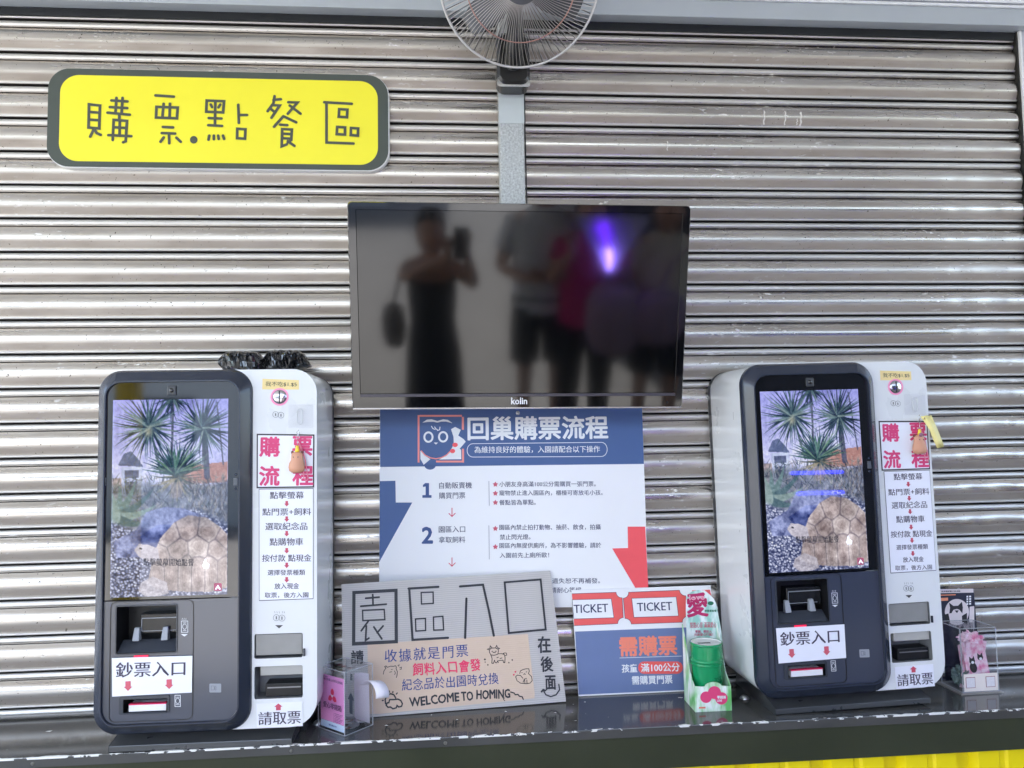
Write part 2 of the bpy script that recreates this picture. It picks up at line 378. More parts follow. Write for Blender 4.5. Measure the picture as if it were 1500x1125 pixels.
tag(j.build('wall_panel', mat('grey_wall_panel', (196, 199, 203), .45, .2, var=.1, scale=8, bump=.1), world=(2, 0, GZ)), 'pale grey metal wall panel beside the right end of the shutter', 'wall panel')
bm_ = thing('header_beam', 'pale blue grey steel header beam running above the shutter', 'beam', (0, 0, 1.843))
q = MB(); q.box((-3.2, -.05, 0), (3.2, .25, .050)); q.build('lower_flange', mat('beam_grey', (176, 184, 190), .4, .1, var=.08, scale=6, bump=.08), bm_, bevel=.002)
q = MB(); q.box((-3.2, -.055, .0505), (3.2, .25, .0585)); q.build('lip', mat('beam_lip', (226, 230, 232), .4, var=.2, scale=40), bm_)
q = MB(); q.box((-3.2, -.045, .059), (3.2, .25, .064)); q.build('joint', mat('beam_joint', (60, 70, 90), .5), bm_)
q = MB(); q.box((-3.2, -.056, .0645), (3.2, .25, .30)); q.build('upper_flange', mat('beam_white', (228, 232, 236), .4, var=.05), bm_, bevel=.002)

# ---- counter
def counter_mat(chips=True):
    m = bpy.data.materials.new('black_laminate'); m.use_nodes = True; n = m.node_tree.nodes; l = m.node_tree.links; b = n['Principled BSDF']
    tc = n.new('ShaderNodeTexCoord'); sp = n.new('ShaderNodeSeparateXYZ'); l.new(tc.outputs['Object'], sp.inputs[0])
    def N(scale, stretch=(1, 1, 1), det=5):
        mp = n.new('ShaderNodeMapping'); mp.inputs['Scale'].default_value = stretch; l.new(tc.outputs['Object'], mp.inputs[0])
        t = n.new('ShaderNodeTexNoise'); t.inputs['Scale'].default_value = scale; t.inputs['Detail'].default_value = det; l.new(mp.outputs[0], t.inputs['Vector']); return t.outputs['Fac']
    def M(op, a, b_=None, cl=False):
        x = n.new('ShaderNodeMath'); x.operation = op; x.use_clamp = cl
        for i, v in enumerate((a, b_)):
            if v is None: continue
            if isinstance(v, (int, float)): x.inputs[i].default_value = v
            else: l.new(v, x.inputs[i])
        return x.outputs[0]
    # wear along the front edge: white chips, wider in some stretches
    edge = M('ABSOLUTE', M('ADD', sp.outputs['Y'], .2835))
    amt = M('SUBTRACT', N(1.3, (1, .1, .1), 2), M('MULTIPLY', sp.outputs['X'], .10))
    wide = M('MULTIPLY', M('SUBTRACT', N(16, (1, .3, .3), 5), .50), .03)
    near = M('LESS_THAN', edge, M('ADD', wide, M('MULTIPLY', amt, .007)))
    top = M('GREATER_THAN', sp.outputs['Z'], -.004)
    chip = M('MULTIPLY', M('MULTIPLY', near, top), M('GREATER_THAN', M('ADD', N(70, (.6, 1.2, 1), 6), M('MULTIPLY', M('SUBTRACT', amt, .50), 1.5)), .475))
    # scattered scuffs and flakes on the top
    fl = M('MULTIPLY', M('GREATER_THAN', N(75, (.45, 1, 1), 4), .70), M('GREATER_THAN', N(4.5), .54))
    wear = M('MAXIMUM', chip, M('MULTIPLY', fl, top))
    mx = n.new('ShaderNodeMix'); mx.data_type = 'RGBA'; l.new(wear, mx.inputs['Factor'])
    dust = n.new('ShaderNodeMix'); dust.data_type = 'RGBA'; l.new(N(7, (.5, 1, 1), 8), dust.inputs['Factor'])
    dust.inputs['A'].default_value = (.024, .025, .024, 1); dust.inputs['B'].default_value = (.11, .107, .10, 1)
    l.new(dust.outputs['Result'], mx.inputs['A']); mx.inputs['B'].default_value = (.75, .74, .70, 1); l.new(mx.outputs['Result'], b.inputs['Base Color'])
    rg = n.new('ShaderNodeMapRange'); rg.inputs['To Min'].default_value = .04; rg.inputs['To Max'].default_value = .18; l.new(N(9, (.6, 1, 1), 8), rg.inputs[0])
    l.new(M('ADD', rg.outputs[0], M('MULTIPLY', wear, .4)), b.inputs['Roughness'])
    b.inputs['IOR'].default_value = 1.6
    bp = n.new('ShaderNodeBump'); bp.inputs['Strength'].default_value = .05; l.new(N(40), bp.inputs['Height']); l.new(bp.outputs[0], b.inputs['Normal'])
    return m
ct = thing('ticket_counter', 'worn glossy black counter shelf with chipped white front edge below the shutter', 'counter', (0, 0, 0))
LAM = counter_mat()
q = MB(); q.box((-2.6, -.285, -.022), (2.6, .06, 0)); q.build('counter_top', LAM, ct, bevel=.0015)
q = MB(); q.box((-2.6, -.281, -.0965), (2.6, -.262, -.0225)); q.build('front_panel', mat('dark_olive_panel', (56, 60, 44), .22, var=.3, scale=4, spec=.4, rvar=.05), ct)
hm = mat('screw_head', (120, 120, 115), .35, .8)
for i, x in enumerate((-.915, -.363, -.02)):
    q = MB(); q.lathe([(0, .002), (.003, .0018), (.0042, 0)], Matrix.Translation((x, -.2852, -.0125)) @ Matrix.Rotation(R(90), 4, 'X'), 12); q.build('screw', hm, ct)
cw = thing('corrugated_cladding', 'bright yellow corrugated steel cladding under the counter', 'cladding', (0, -.27, GZ))
pr = []; x = -2.6
while x < 2.6:
    for dx, y in ((0, 0), (.052, 0), (.058, .006), (.070, .006), (.076, 0), (.128, 0), (.140, .022), (.172, .022), (.184, 0)): pr.append((x + dx, -y))
    x += .1841
q = MB(); q.loft([[(px, -.2655 - (-yy) * -1 + .0, -.0967) for px, yy in pr], [(px, -.2655 - (-yy) * -1, GZ) for px, yy in pr]], closed=False)
yel = mat('yellow_coated_steel', (250, 226, 10), .35, var=.06, scale=5, bump=.05)
q.build('corrugated_sheet', yel, cw, world=(0, -.27, GZ))
x = -2.6 + .156
while x < 2.6:
    if -.5 < x < 1.9:
        q = MB(); q.lathe([(0, .006), (.0035, .006), (.0045, .003), (.0045, .0022), (.008, .0018), (.009, 0)], Matrix.Translation((x, -.2445, -.105)) @ Matrix.Rotation(R(90), 4, 'X'), 14)
        q.build('screw', yel, cw, world=(0, -.27, GZ))
    x += .1841

# ================================================================== WALL SIGN (yellow)
def px_plane(y): return Face((0, y, 0))
sg = Face((-1.043, -.034, 1.403), 0, 0, R(-.15))
sign = thing('wall_sign', 'long yellow ticket area sign with dark grey rounded border on the shutter', 'sign', sg.M)
W_, H_ = .886, .264
c4 = [sg.uv(69, 100), sg.uv(567.5, 110), sg.uv(569.5, 250), sg.uv(70, 242.5)]
ux0 = (c4[0][0] + c4[3][0]) / 2; ux1 = (c4[1][0] + c4[2][0]) / 2; uz0 = (c4[2][1] + c4[3][1]) / 2; uz1 = (c4[0][1] + c4[1][1]) / 2
q = MB(); q.prism(rr(ux0, uz0, ux1, uz1, .055, 10), 0, .022); q.build('board', mat('dark_grey_green', (68, 76, 70), .55, var=.05, scale=50, stretch=(1, 1, 9)), sign)
q = MB(); q.prism(rr(ux0 - .001, uz0 - .0022, ux1 + .0028, uz1, .056, 10), .003, .024); q.build('edge', white_m, sign)
c4 = [sg.uv(87.4, 110.6), sg.uv(553, 118.4), sg.uv(554, 241.6), sg.uv(87.4, 236)]
q = MB(); q.prism(rr((c4[0][0] + c4[3][0]) / 2, (c4[2][1] + c4[3][1]) / 2, (c4[1][0] + c4[2][0]) / 2, (c4[0][1] + c4[1][1]) / 2, .048, 10), -.0008, .001)
q.build('yellow_field', mat('sign_yellow', (240, 231, 46), .42, var=.07, scale=5), sign)
q = MB(); z = zm(40, 80, 1500 / 560)
S = [[(242, 195), (285, 200), (282, 290), (240, 286), (242, 195)], [(244, 225), (283, 228)], [(243, 255), (282, 258)], [(262, 290), (247, 322)], [(262, 290), (272, 308), (288, 315)],
     [(330, 180), (393, 184)], [(324, 206), (392, 210)], [(315, 228), (402, 236)], [(350, 170), (346, 230)], [(374, 170), (370, 232)], [(361, 236), (361, 252)],
     [(335, 335), (339, 256), (391, 260), (386, 340), (376, 344)], [(338, 285), (388, 288)], [(318, 316), (408, 320)], [(363, 260), (362, 318)],
     [(503, 160), (575, 165)], [(507, 205), (590, 208), (587, 250), (505, 247), (507, 205)], [(535, 193), (530, 246)], [(560, 193), (558, 248)],
     [(532, 284), (572, 286)], [(528, 308), (580, 310)], [(556, 310), (557, 348)], [(535, 325), (523, 342)], [(585, 326), (602, 342)],
     [(704, 180), (772, 183), (768, 227), (702, 224), (704, 180)], [(738, 182), (736, 278)], [(720, 196), (725, 206)], [(757, 196), (750, 207)], [(712, 249), (762, 251)], [(710, 277), (764, 280)],
     [(714, 318), (711, 334)], [(732, 318), (732, 332)], [(749, 318), (751, 331)], [(768, 318), (772, 331)],
     [(828, 197), (830, 268)], [(830, 237), (862, 237)], [(824, 291), (856, 293), (854, 330), (823, 328), (824, 291)],
     [(970, 163), (966, 190)], [(966, 178), (995, 175)], [(962, 196), (943, 222)], [(960, 198), (990, 200), (958, 248)], [(952, 210), (966, 222)],
     [(1024, 187), (1060, 188), (1022, 232)], [(1030, 200), (1072, 232)], [(1005, 242), (968, 283)], [(1005, 242), (1055, 266)], [(992, 275), (1020, 277)],
     [(1000, 292), (1038, 294), (1036, 330), (1000, 328), (1000, 292)], [(1002, 310), (1036, 312)], [(1000, 292), (998, 360), (1018, 352)], [(1036, 335), (1022, 345)], [(1022, 340), (1048, 358)],
     [(1165, 187), (1273, 193)], [(1174, 190), (1174, 345), (1280, 349)], [(1224, 214), (1256, 216), (1254, 246), (1222, 244), (1224, 214)],
     [(1216, 284), (1247, 286), (1246, 314), (1214, 312), (1216, 284)], [(1270, 288), (1298, 290), (1297, 318), (1269, 316), (1270, 288)]]
for i_, s_ in enumerate(S):
    if i_ in (0, 15, 24, 37, 52): q.mark()
    sg.stroke(q, s_, .0074, .0016, z)
q.mark(); sg.upoly(q, [sg.uv(*z(*p), .0016) for p in circ(653, 334, 15, 20)], .0016)
q.build('lettering', ink('sign', (70, 76, 66)), sign)

# ================================================================== POST, FAN, TELEVISION
post_m = mat('galvanised_post', (176, 180, 180), .45, .3, var=.75, scale=190, bump=.15, bscale=300)
po = thing('metal_post', 'square speckled galvanised post carrying the fan above the television', 'post', (.176, -.07, .55))
q = MB(); q.box((.142, -.07, .84), (.209, -.014, 1.84)); q.build('tube', post_m, po, bevel=.004, world=(.176, -.07, .55))
q = MB(); q.box((.1415, -.0712, 1.52), (.2095, -.0702, 1.62)); q.build('sleeve', mat('post_sleeve', (188, 196, 198), .4, .2, var=.05), po, world=(.176, -.07, .55))
q = MB(); q.tube([(.2125, -.06, 1.62), (.212, -.06, 1.5), (.2135, -.06, 1.2), (.213, -.06, .90)], .0022, 6); q.build('cable', mat('cable_black', (30, 30, 30), .5), po, world=(.176, -.07, .55))

# fan: wall fan tipped down
FC = Vector((.1825, -.285, 1.786)); TL = R(34)
fanM = Matrix.Translation(FC) @ Matrix.Rotation(R(90) + TL, 4, 'X')     # local +z looks out of the fan
fan = thing('wall_fan', 'black and silver wall fan with wire guard mounted on the metal post', 'fan', fanM)
wire = mat('chrome_wire', (186, 181, 179), .3, .9, var=.05); blk = mat('fan_black', (28, 28, 30), .3, var=.1)
RG = .195
q = MB()
dome = lambda r: .058 * (1 - (r / RG) ** 3) + .0
for k in range(120):
    a = 2 * math.pi * k / 120
    pts = []
    for i in range(7):
        r = .046 + (RG - .046) * i / 6; b = a + .16 * (i / 6) ** 1.0
        pts.append((r * math.cos(b), r * math.sin(b), dome(r)))
    q.tube(pts, .0009, 5, False)
q.build('guard', wire, fan, smooth=True)
q = MB()
for k in range(72):
    a = 2 * math.pi * k / 72; q.tube([(r * math.cos(a), r * math.sin(a), -.10 * (1 - (r / RG) ** 2.5)) for r in np.linspace(.06, RG, 6)], .0011, 5, False)
q.build('rear_guard', mat('dark_wire', (120, 116, 114), .3, .8), fan, smooth=True)
for nm, rr_, zz, tr in (('guard_rim', RG, 0, .0032), ('guard_ring', .132, dome(.132), .0016)):
    q = MB(); q.tube([(rr_ * math.cos(2 * math.pi * k / 72), rr_ * math.sin(2 * math.pi * k / 72), zz) for k in range(73)], tr, 8, False); q.build(nm, mat('rim_white', (205, 204, 203), .35, .3) if nm == 'guard_rim' else mat('ring_copper', (180, 140, 130), .3, .7), fan, smooth=True)
q = MB(); q.lathe([(0, .066), (.03, .065), (.046, .058), (.048, .050), (0, .050)], None, 36); q.build('badge', mat('fan_badge', (112, 114, 118), .3, .5), fan, smooth=True, angle=40)
for k in range(3):
    q = MB(); a0 = 2 * math.pi * k / 3 + R(100); L = []
    for r in np.linspace(.035, .165, 9):
        wd = .35 + .55 * math.sin(math.pi * min(1, (r - .02) / .16)) ; wd *= .055 / max(r, .05) * 1.6
        L.append([(r * math.cos(a0 + wd * t), r * math.sin(a0 + wd * t), -.012 + .02 * t) for t in np.linspace(-.5, .5, 7)])
    q.loft(L, closed=False); o = q.build('blade', mat('fan_blade', (96, 98, 102), .25, var=.03, spec=.6), fan, smooth=True); sm_ = o.modifiers.new('t', 'SOLIDIFY'); sm_.thickness = .002
q = MB(); q.lathe([(0, -.02), (.036, -.02), (.036, .012), (.02, .022), (0, .022)], None, 30); q.build('hub', mat('fan_blade', (120, 122, 126)), fan, smooth=True, angle=40)
q = MB(); q.lathe([(0, -.10), (.05, -.10), (.062, -.12), (.06, -.19), (.045, -.21), (0, -.213)], None, 32); q.build('motor', blk, fan, smooth=True, angle=40)
iM = fanM.inverted()
def wp(*p): return tuple(iM @ Vector(p))
q = MB(); out = rr(.134, 1.598, .221, 1.742, (.022, .022, .02, .02), 5); k_ = len(q.v)
L0 = [wp(x, -.075, z_) for x, z_ in out]; L1 = [wp(x, -.125, z_) for x, z_ in out]; L2 = [wp(.1775 + (x - .1775) * .82, -.135, 1.67 + (z_ - 1.67) * .86) for x, z_ in out]
q.loft([L0, L1, L2]); q.poly(L2); q.build('bracket', mat('bracket_black', (36, 36, 36), .22, var=.1), fan, smooth=True, angle=35)
q = MB(); q.tube([wp(.178, -.13, 1.655), wp(.178, -.17, 1.675), wp(.179, -.19, 1.75), wp(.18, -.19, 1.83)], [.024, .022, .02, .022], 14); q.build('neck', blk, fan, smooth=True, angle=50)
q = MB(); q.lathe([(0, .012), (.016, .012), (.02, .006), (.021, 0)], iM @ Matrix.Translation((.176, -.136, 1.655)) @ Matrix.Rotation(R(90), 4, 'X'), 24); q.build('knob', mat('knob_grey', (90, 92, 92), .3), fan, smooth=True, angle=40)
q = MB(); out = rr(.1335, 1.596, .2215, 1.615, .008, 3)
q.loft([[wp(x, -.1262, z_) for x, z_ in out], [wp(x, -.1285, z_) for x, z_ in out]]); q.poly([wp(x, -.1285, z_) for x, z_ in out]); q.build('trim', mat('worn_silver', (200, 200, 198), .25, .8, var=.4, scale=90), fan)

# television
TILT = -.232
tvc = Vector((.176, -.22, .993)); tw, th = .831, .503
f0 = Face((0, 0, 0), -.018, TILT, -.011)
tf = Face(tvc - f0.a * tw / 2 - f0.b * th / 2, -.018, TILT, -.011)
tv = thing('television', 'flat black television tilted down on the shutter, switched off, people mirrored in it', 'television', tf.M)
gb = mat('piano_black', (10, 10, 13), .06, var=.02, spec=.6, rvar=.02, coat=.5)
sc4 = [tf.uv(520.8, 307), tf.uv(1000.9, 311.9), tf.uv(988.7, 574.6), tf.uv(527.7, 577.4)]
sx0, sx1 = (sc4[0][0] + sc4[3][0]) / 2, (sc4[1][0] + sc4[2][0]) / 2; sz0, sz1 = (sc4[2][1] + sc4[3][1]) / 2, (sc4[0][1] + sc4[1][1]) / 2
q = MB(); O = rr(0, 0, tw, th, .010, 4); I = rr(sx0, .031, sx1, sz1, .001, 4); I2 = rr(sx0 + .001, .032, sx1 - .001, sz1 - .001, .001, 4)
q.loft([[(x, .028, z_) for x, z_ in O], [(x, .004, z_) for x, z_ in O], [(x * .994 + tw * .003, -.001, z_ * .992 + th * .004) for x, z_ in O], [(x, -.001, z_) for x, z_ in I], [(x, .003, z_) for x, z_ in I2]])
q.build('bezel', gb, tv, smooth=True, angle=30)
q = MB(); q.prism(rr(.01, .01, tw - .01, th - .01, .02, 4), .026, .034); q.prism(rr(.12, .08, tw - .12, th - .06, .02, 4), .0335, .066); q.build('rear_housing', mat('tv_back', (24, 24, 26), .5), tv, bevel=.004)
q = MB(); q.poly([(x, .0025, z_) for x, z_ in rr(sx0, sz0, sx1, sz1, .001, 2)]); q.build('screen', mat('dark_screen', (6, 7, 9), .070, var=.02, spec=.68, rvar=.01), tv)
q = MB(); q.box((sx0, -.0015, .0315), (sx1, .003, sz0 - .001)); q.build('speaker_strip', mat('grey_strip', (86, 84, 92), .28, .4, var=.1, scale=600), tv)
q = MB(); q.box((.002, -.0015, .0), (tw - .002, .003, .0035)); q.build('lower_trim', mat('strip_silver', (205, 205, 208), .25, .8), tv)
q = MB(); tf.text(q, 'kolin', 749, 772, 587.3, 587.3, 9.5, .0022, bold=.02); q.build('lettering', ink('tv', (235, 235, 238)), tv)
q = MB(); tf.poly(q, circ(977.5, 589, 1.6, 10), .0022); tf.poly(q, circ(971, 588.5, .8, 8), .0022); q.build('receiver', blk, tv)
bi = tf.M.inverted()
q = MB()
for p0, p1, w0 in (((.176, -.068, 1.0), (.176, -.155, 1.0), .035),):
    q.tube([bi @ Vector(p0), bi @ Vector(p1)], w0, 4)
q.build('mount', mat('mount_black', (30, 30, 30), .5), tv)

# ================================================================== POSTER UNDER THE TELEVISION
pf = Face((.168, -.0135, .23))
ps = thing('procedure_poster', 'blue and white ticket buying steps poster hanging below the television', 'poster', pf.M)
paper = mat('print_paper', (240, 241, 242), .35, var=.02, scale=6)
PB = (70, 98, 148)
q = MB(); c = [pf.uv(556.4, 597), pf.uv(940.5, 592), pf.uv(950.2, 888.5), pf.uv(555.2, 892)]
q.prism([c[3], c[2], c[1], c[0]], 0, .002); q.build('sheet', paper, ps)
z6 = zm(540, 590, 3.5714); z1 = zm(560, 600, 7.5)
q = MB(); pf.poly(q, [(556.6, 598), (940.4, 593), (943.2, 679.5), (556.8, 684)]); D6 = .0006
pf.poly(q, circ(525, 612, 62, 20, 48, 5, 175), D6, z1)
pf.poly(q, [(58, 410), (140, 408), (142, 522), (228, 522), (56, 832)], D6, z6); q.build('blue_field', ink('poster_blue', PB), ps)
q = MB(); pf.poly(q, [(1355, 648), (1447, 648), (1463, 965), (1395, 968), (1274, 762), (1357, 760)], D6, z6); q.build('red_arrow_field', ink('poster_red', (246, 92, 98)), ps)
# logo
q = MB(); d2 = .001
for b in ((388, 60, 410, 582), (410.5, 58, 875, 79), (874, 79.5, 897, 222), (876, 430, 898, 582), (590, 560, 875.5, 581)):
    pf.poly(q, [(b[0], b[1]), (b[2], b[1]), (b[2], b[3]), (b[0], b[3])], d2, z1)
q.build('logo_frame', ink('salmon', (246, 150, 140)), ps)
q = MB()
pf.poly(q, [(755, 215), (800, 190), (862, 222), (835, 285), (895, 325), (917, 352), (850, 430), (866, 442), (868, 545), (620, 548), (700, 510), (750, 450), (785, 380), (782, 300)], .0008, z1)
pf.poly(q, [(418, 450), (470, 505), (528, 545), (455, 606), (420, 545)], .0012, z1)
q.build('logo_wing', ink('white_print', (238, 240, 242)), ps)
q = MB(); pf.poly(q, circ(598, 335, 186, 44), .0014, z1); q.build('logo_face', ink('poster_blue', PB), ps)
q = MB()
for cx, cy in ((507, 302), (668, 299)):
    L = circ(cx, cy, 57, 30) ; L.append(L[0]); pf.stroke(q, circ(cx, cy, 45, 30, 52), .0052, .0020, z1, closed=True)
pf.poly(q, [(565, 362), (612, 362), (590, 384)], .0020, z1)
pf.poly(q, [(440, 143), (490, 110), (540, 106), (605, 125), (670, 106), (720, 112), (772, 150), (700, 132), (650, 132), (605, 143), (560, 134), (500, 136)], .0020, z1)
for s_ in ([(540, 183), (555, 208), (580, 218)], [(575, 190), (590, 212), (606, 222)], [(606, 230), (630, 222), (634, 192)]): pf.stroke(q, s_, .0022, .0020, z1)
q.build('logo_eyes', ink('white_print', (238, 240, 242)), ps)
q = MB(); pf.stroke(q, [(430, 455), (470, 500), (530, 530), (590, 540), (650, 528), (705, 500), (742, 462)], .0030, .0022, z1); q.build('logo_collar', ink('salmon', (246, 150, 140)), ps)
q = MB(); pf.poly(q, circ(800, 388, 30, 16, 24), .0022, z1); pf.poly(q, circ(772, 455, 28, 16, 24), .0022, z1); q.build('logo_berries', ink('poster_red', (246, 92, 98)), ps)
# white lettering
q = MB(); pf.text(q, '回巢購票流程', 520, 1250, 135, 128, 118, D6 + .0004, z6, bold=.024)
pf.text(q, '為維持良好的體驗，入園請配合以下操作', 553, 1210, 246, 242, 36, D6 + .0004, z6, bold=.010)
cap_ = [(545, 214), (1218, 207)] + [(1218 + 30 * math.sin(R(a)), 244 - 37 * math.cos(R(a))) for a in range(20, 180, 20)] + [(1218, 281), (545, 284)] + [(545 - 30 * math.sin(R(a)), 249 + 35 * math.cos(R(a))) for a in range(20, 180, 20)]
q.mark(); pf.stroke(q, cap_, .0016, D6 + .0004, z6, closed=True); q.build('white_lettering', ink('white_print', (238, 240, 242)), ps)
NAVY = (38, 44, 84)
q = MB(); q.mark(); pf.poly(q, [(296, 420), (316, 420), (316, 483), (329, 483), (329, 497), (281, 497), (281, 483), (298, 483), (298, 438), (284, 441), (284, 430)], D6, z6); pf.text(q, '2', 281, 334, 693, 693, 82, D6, z6, bold=.03); q.build('step_number', ink('step_blue', (58, 84, 138)), ps)
q = MB()
for t, a, b, y, h in (('自動販賣機', 369, 540, 432, 33), ('購買門票', 368, 505, 485, 33), ('園區入口', 367, 505, 662, 33), ('拿取飼料', 367, 505, 716, 33),
                      ('小朋友身高滿100公分需購買一張門票。', 684, 1188, 425, 28), ('寵物禁止進入園區內，櫃檯可寄放毛小孩。', 684, 1224, 471, 28), ('餐點皆為單點。', 684, 874, 521, 28),
                      ('園區內禁止拍打動物、抽菸、飲食，拍攝', 684, 1214, 651, 29), ('禁止閃光燈。', 686, 846, 702, 28), ('園區內無提供廁所，為不影響體驗，請於', 684, 1216, 746, 29), ('入園前先上廁所歐！', 686, 944, 797, 28),
                      ('票券請妥善保管，遺失恕不再補發。', 684, 1210, 932, 29), ('取餐請耐心等候。', 888, 1125, 980, 29)):
    pf.text(q, t, a, b, y + 1, y - 1, h, D6, z6, bold=.006)
q.build('small_lettering', ink('navy', NAVY), ps)
q = MB()
for a, b in ((410, 538), (642, 818)): q.mark(); pf.stroke(q, [(629, a), (631, b)], .0009, D6, z6)
q.build('divider', ink('navy', NAVY), ps)
q = MB()
for a in (575, 835):
    q.mark(); pf.stroke(q, [(436, a - 24), (436, a + 16)], .0020, D6, z6); pf.stroke(q, [(420, a + 4), (436, a + 20), (453, a + 3)], .0020, D6, z6)
q.build('down_arrow', ink('crimson', (214, 44, 84)), ps)
q = MB()
for y in (427, 474, 522, 658, 754):
    q.mark(); pf.poly(q, [(663 + (15 if k % 2 == 0 else 8) * math.sin(k * math.pi / 5), y - (15 if k % 2 == 0 else 8) * math.cos(k * math.pi / 5)) for k in range(10)], D6, z6)
q.build('star_bullet', ink('star', (206, 92, 112)), ps)
q = MB(); q.lathe([(0, .004), (.004, .0035), (.006, 0)], Matrix.Translation((*pf.uv(758.5, 605)[:1], 0, pf.uv(758.5, 605)[1])) @ Matrix.Rotation(R(90), 4, 'X'), 14); q.build('nail', mat('nail', (200, 200, 200), .3, .8), ps, smooth=True)

# ================================================================== ENTRANCE BOARD
ef = Face((-.268, -.1456, .001), .0825, .2556, .012)
eb = thing('entrance_board', 'handwritten translucent corrugated plastic entrance board leaning on the counter', 'board', ef.M)
def board_mat():
    m = mat('twin_wall_plastic', (204, 199, 194), .4, var=.03, scale=10); n = m.node_tree.nodes; l = m.node_tree.links
    b = n['Principled BSDF']; out = n['Material Output']
    tc = n.new('ShaderNodeTexCoord'); wv = n.new('ShaderNodeTexWave'); wv.bands_direction = 'Z'; wv.inputs['Scale'].default_value = 62; l.new(tc.outputs['Object'], wv.inputs['Vector'])
    bp = n.new('ShaderNodeBump'); bp.inputs['Strength'].default_value = .11; bp.inputs['Distance'].default_value = .001; l.new(wv.outputs['Fac'], bp.inputs['Height']); l.new(bp.outputs[0], b.inputs['Normal'])
    tr = n.new('ShaderNodeBsdfTransparent'); mx = n.new('ShaderNodeMixShader'); mr = n.new('ShaderNodeMapRange'); mr.inputs['To Min'].default_value = .76; mr.inputs['To Max'].default_value = .9
    l.new(wv.outputs['Fac'], mr.inputs[0]); l.new(mr.outputs[0], mx.inputs[0]); l.new(tr.outputs[0], mx.inputs[1]); l.new(b.outputs[0], mx.inputs[2]); l.new(mx.outputs[0], out.inputs[0])
    return m
c = [ef.uv(500.2, 855.8), ef.uv(806, 836), ef.uv(828.7, 1021.6), ef.uv(503, 1053)]
q = MB(); q.prism([(c[3][0], 0), (c[2][0], -.0045), c[1], c[0]], 0, .004); q.build('panel', board_mat(), eb)
z5 = zm(440, 820, 3.5714); z7 = zm(490, 840, 1500 / 350)
q = MB(); ef.poly(q, [(350, 440), (1190, 388), (1226, 700), (1225, 725), (415, 806), (358, 806)], .0006, z5)
kraft = mat('kraft_backing', (214, 190, 168), .6, var=.04, scale=14); n = kraft.node_tree.nodes; wv = n.new('ShaderNodeTexWave'); wv.bands_direction = 'Z'; wv.inputs['Scale'].default_value = 62
tc = n.new('ShaderNodeTexCoord'); bp = n.new('ShaderNodeBump'); bp.inputs['Strength'].default_value = .14; bp.inputs['Distance'].default_value = .001
kraft.node_tree.links.new(tc.outputs['Object'], wv.inputs['Vector']); kraft.node_tree.links.new(wv.outputs['Fac'], bp.inputs['Height']); kraft.node_tree.links.new(bp.outputs[0], n['Principled BSDF'].inputs['Normal'])
q.build('kraft_field', kraft, eb)
q = MB(); dk = .0012; q.mark()
for s_, w_ in (([(122, 120), (386, 106), (388, 428), (120, 442)], .0082), ):
    ef.stroke(q, s_, w_, dk, z7, closed=True)
for s_ in ([(196, 156), (280, 149)], [(240, 133), (242, 198)], [(165, 206), (325, 193)], [(212, 300), (168, 360)], [(200, 330), (195, 420), (216, 406)], [(247, 336), (297, 411)], [(305, 330), (268, 372)]): ef.stroke(q, s_, .0046, dk, z7)
ef.stroke(q, [(176, 232), (312, 226), (316, 290), (178, 296)], .0036, dk, z7, closed=True)
q.mark()
for s_ in ([(465, 95), (652, 84)], [(469, 96), (490, 417), (712, 404)]): ef.stroke(q, s_, .0058, dk, z7)
for s_ in ([(544, 120), (619, 117), (620, 188), (546, 192)], [(508, 286), (571, 282), (572, 358), (511, 362)], [(621, 274), (680, 269), (685, 354), (623, 356)]): ef.stroke(q, s_, .0035, dk, z7, closed=True)
q.mark()
for s_ in ([(788, 82), (932, 71), (968, 230), (1000, 390)], [(828, 158), (820, 404)]): ef.stroke(q, s_, .0058, dk, z7)
q.mark(); ef.stroke(q, [(1068, 56), (1294, 38), (1326, 352), (1094, 374)], .0052, dk, z7, closed=True)
ef.text(q, '請', 265, 330, 512, 508, 70, dk, z5, bold=.024, wob=.02)
ef.text(q, '在', 1243, 1308, 446, 442, 84, dk, z5, bold=.024, wob=.02)
ef.text(q, '後', 1258, 1320, 548, 544, 78, dk, z5, bold=.024, wob=.02)
ef.text(q, '面', 1282, 1336, 645, 642, 72, dk, z5, bold=.024, wob=.02)
q.mark(); ef.stroke(q, [(1352, 652), (1356, 680), (1338, 706), (1310, 716), (1284, 706), (1272, 684)], .0034, dk, z5)
ef.stroke(q, [(1262, 690), (1270, 680), (1282, 684)], .0044, dk, z5)
for t, a, b, y0, y1 in (('WELCOME', 570, 830, 746, 716), ('TO', 842, 903, 716, 710), ('HOMING', 922, 1096, 706, 700)): ef.text(q, t, a, b, y0, y1, 46, dk, z5, bold=.028, wob=.025)
q.mark(); ef.stroke(q, [(1100, 692), (1118, 697), (1124, 706), (1138, 704), (1146, 714), (1160, 716), (1166, 730)], .0028, dk, z5)
ef.stroke(q, [(1068, 722), (1062, 730), (1070, 738)], .0016, dk, z5)
z2 = zm(500, 930, 1500 / 180); z3 = zm(670, 930, 1471 / 170)
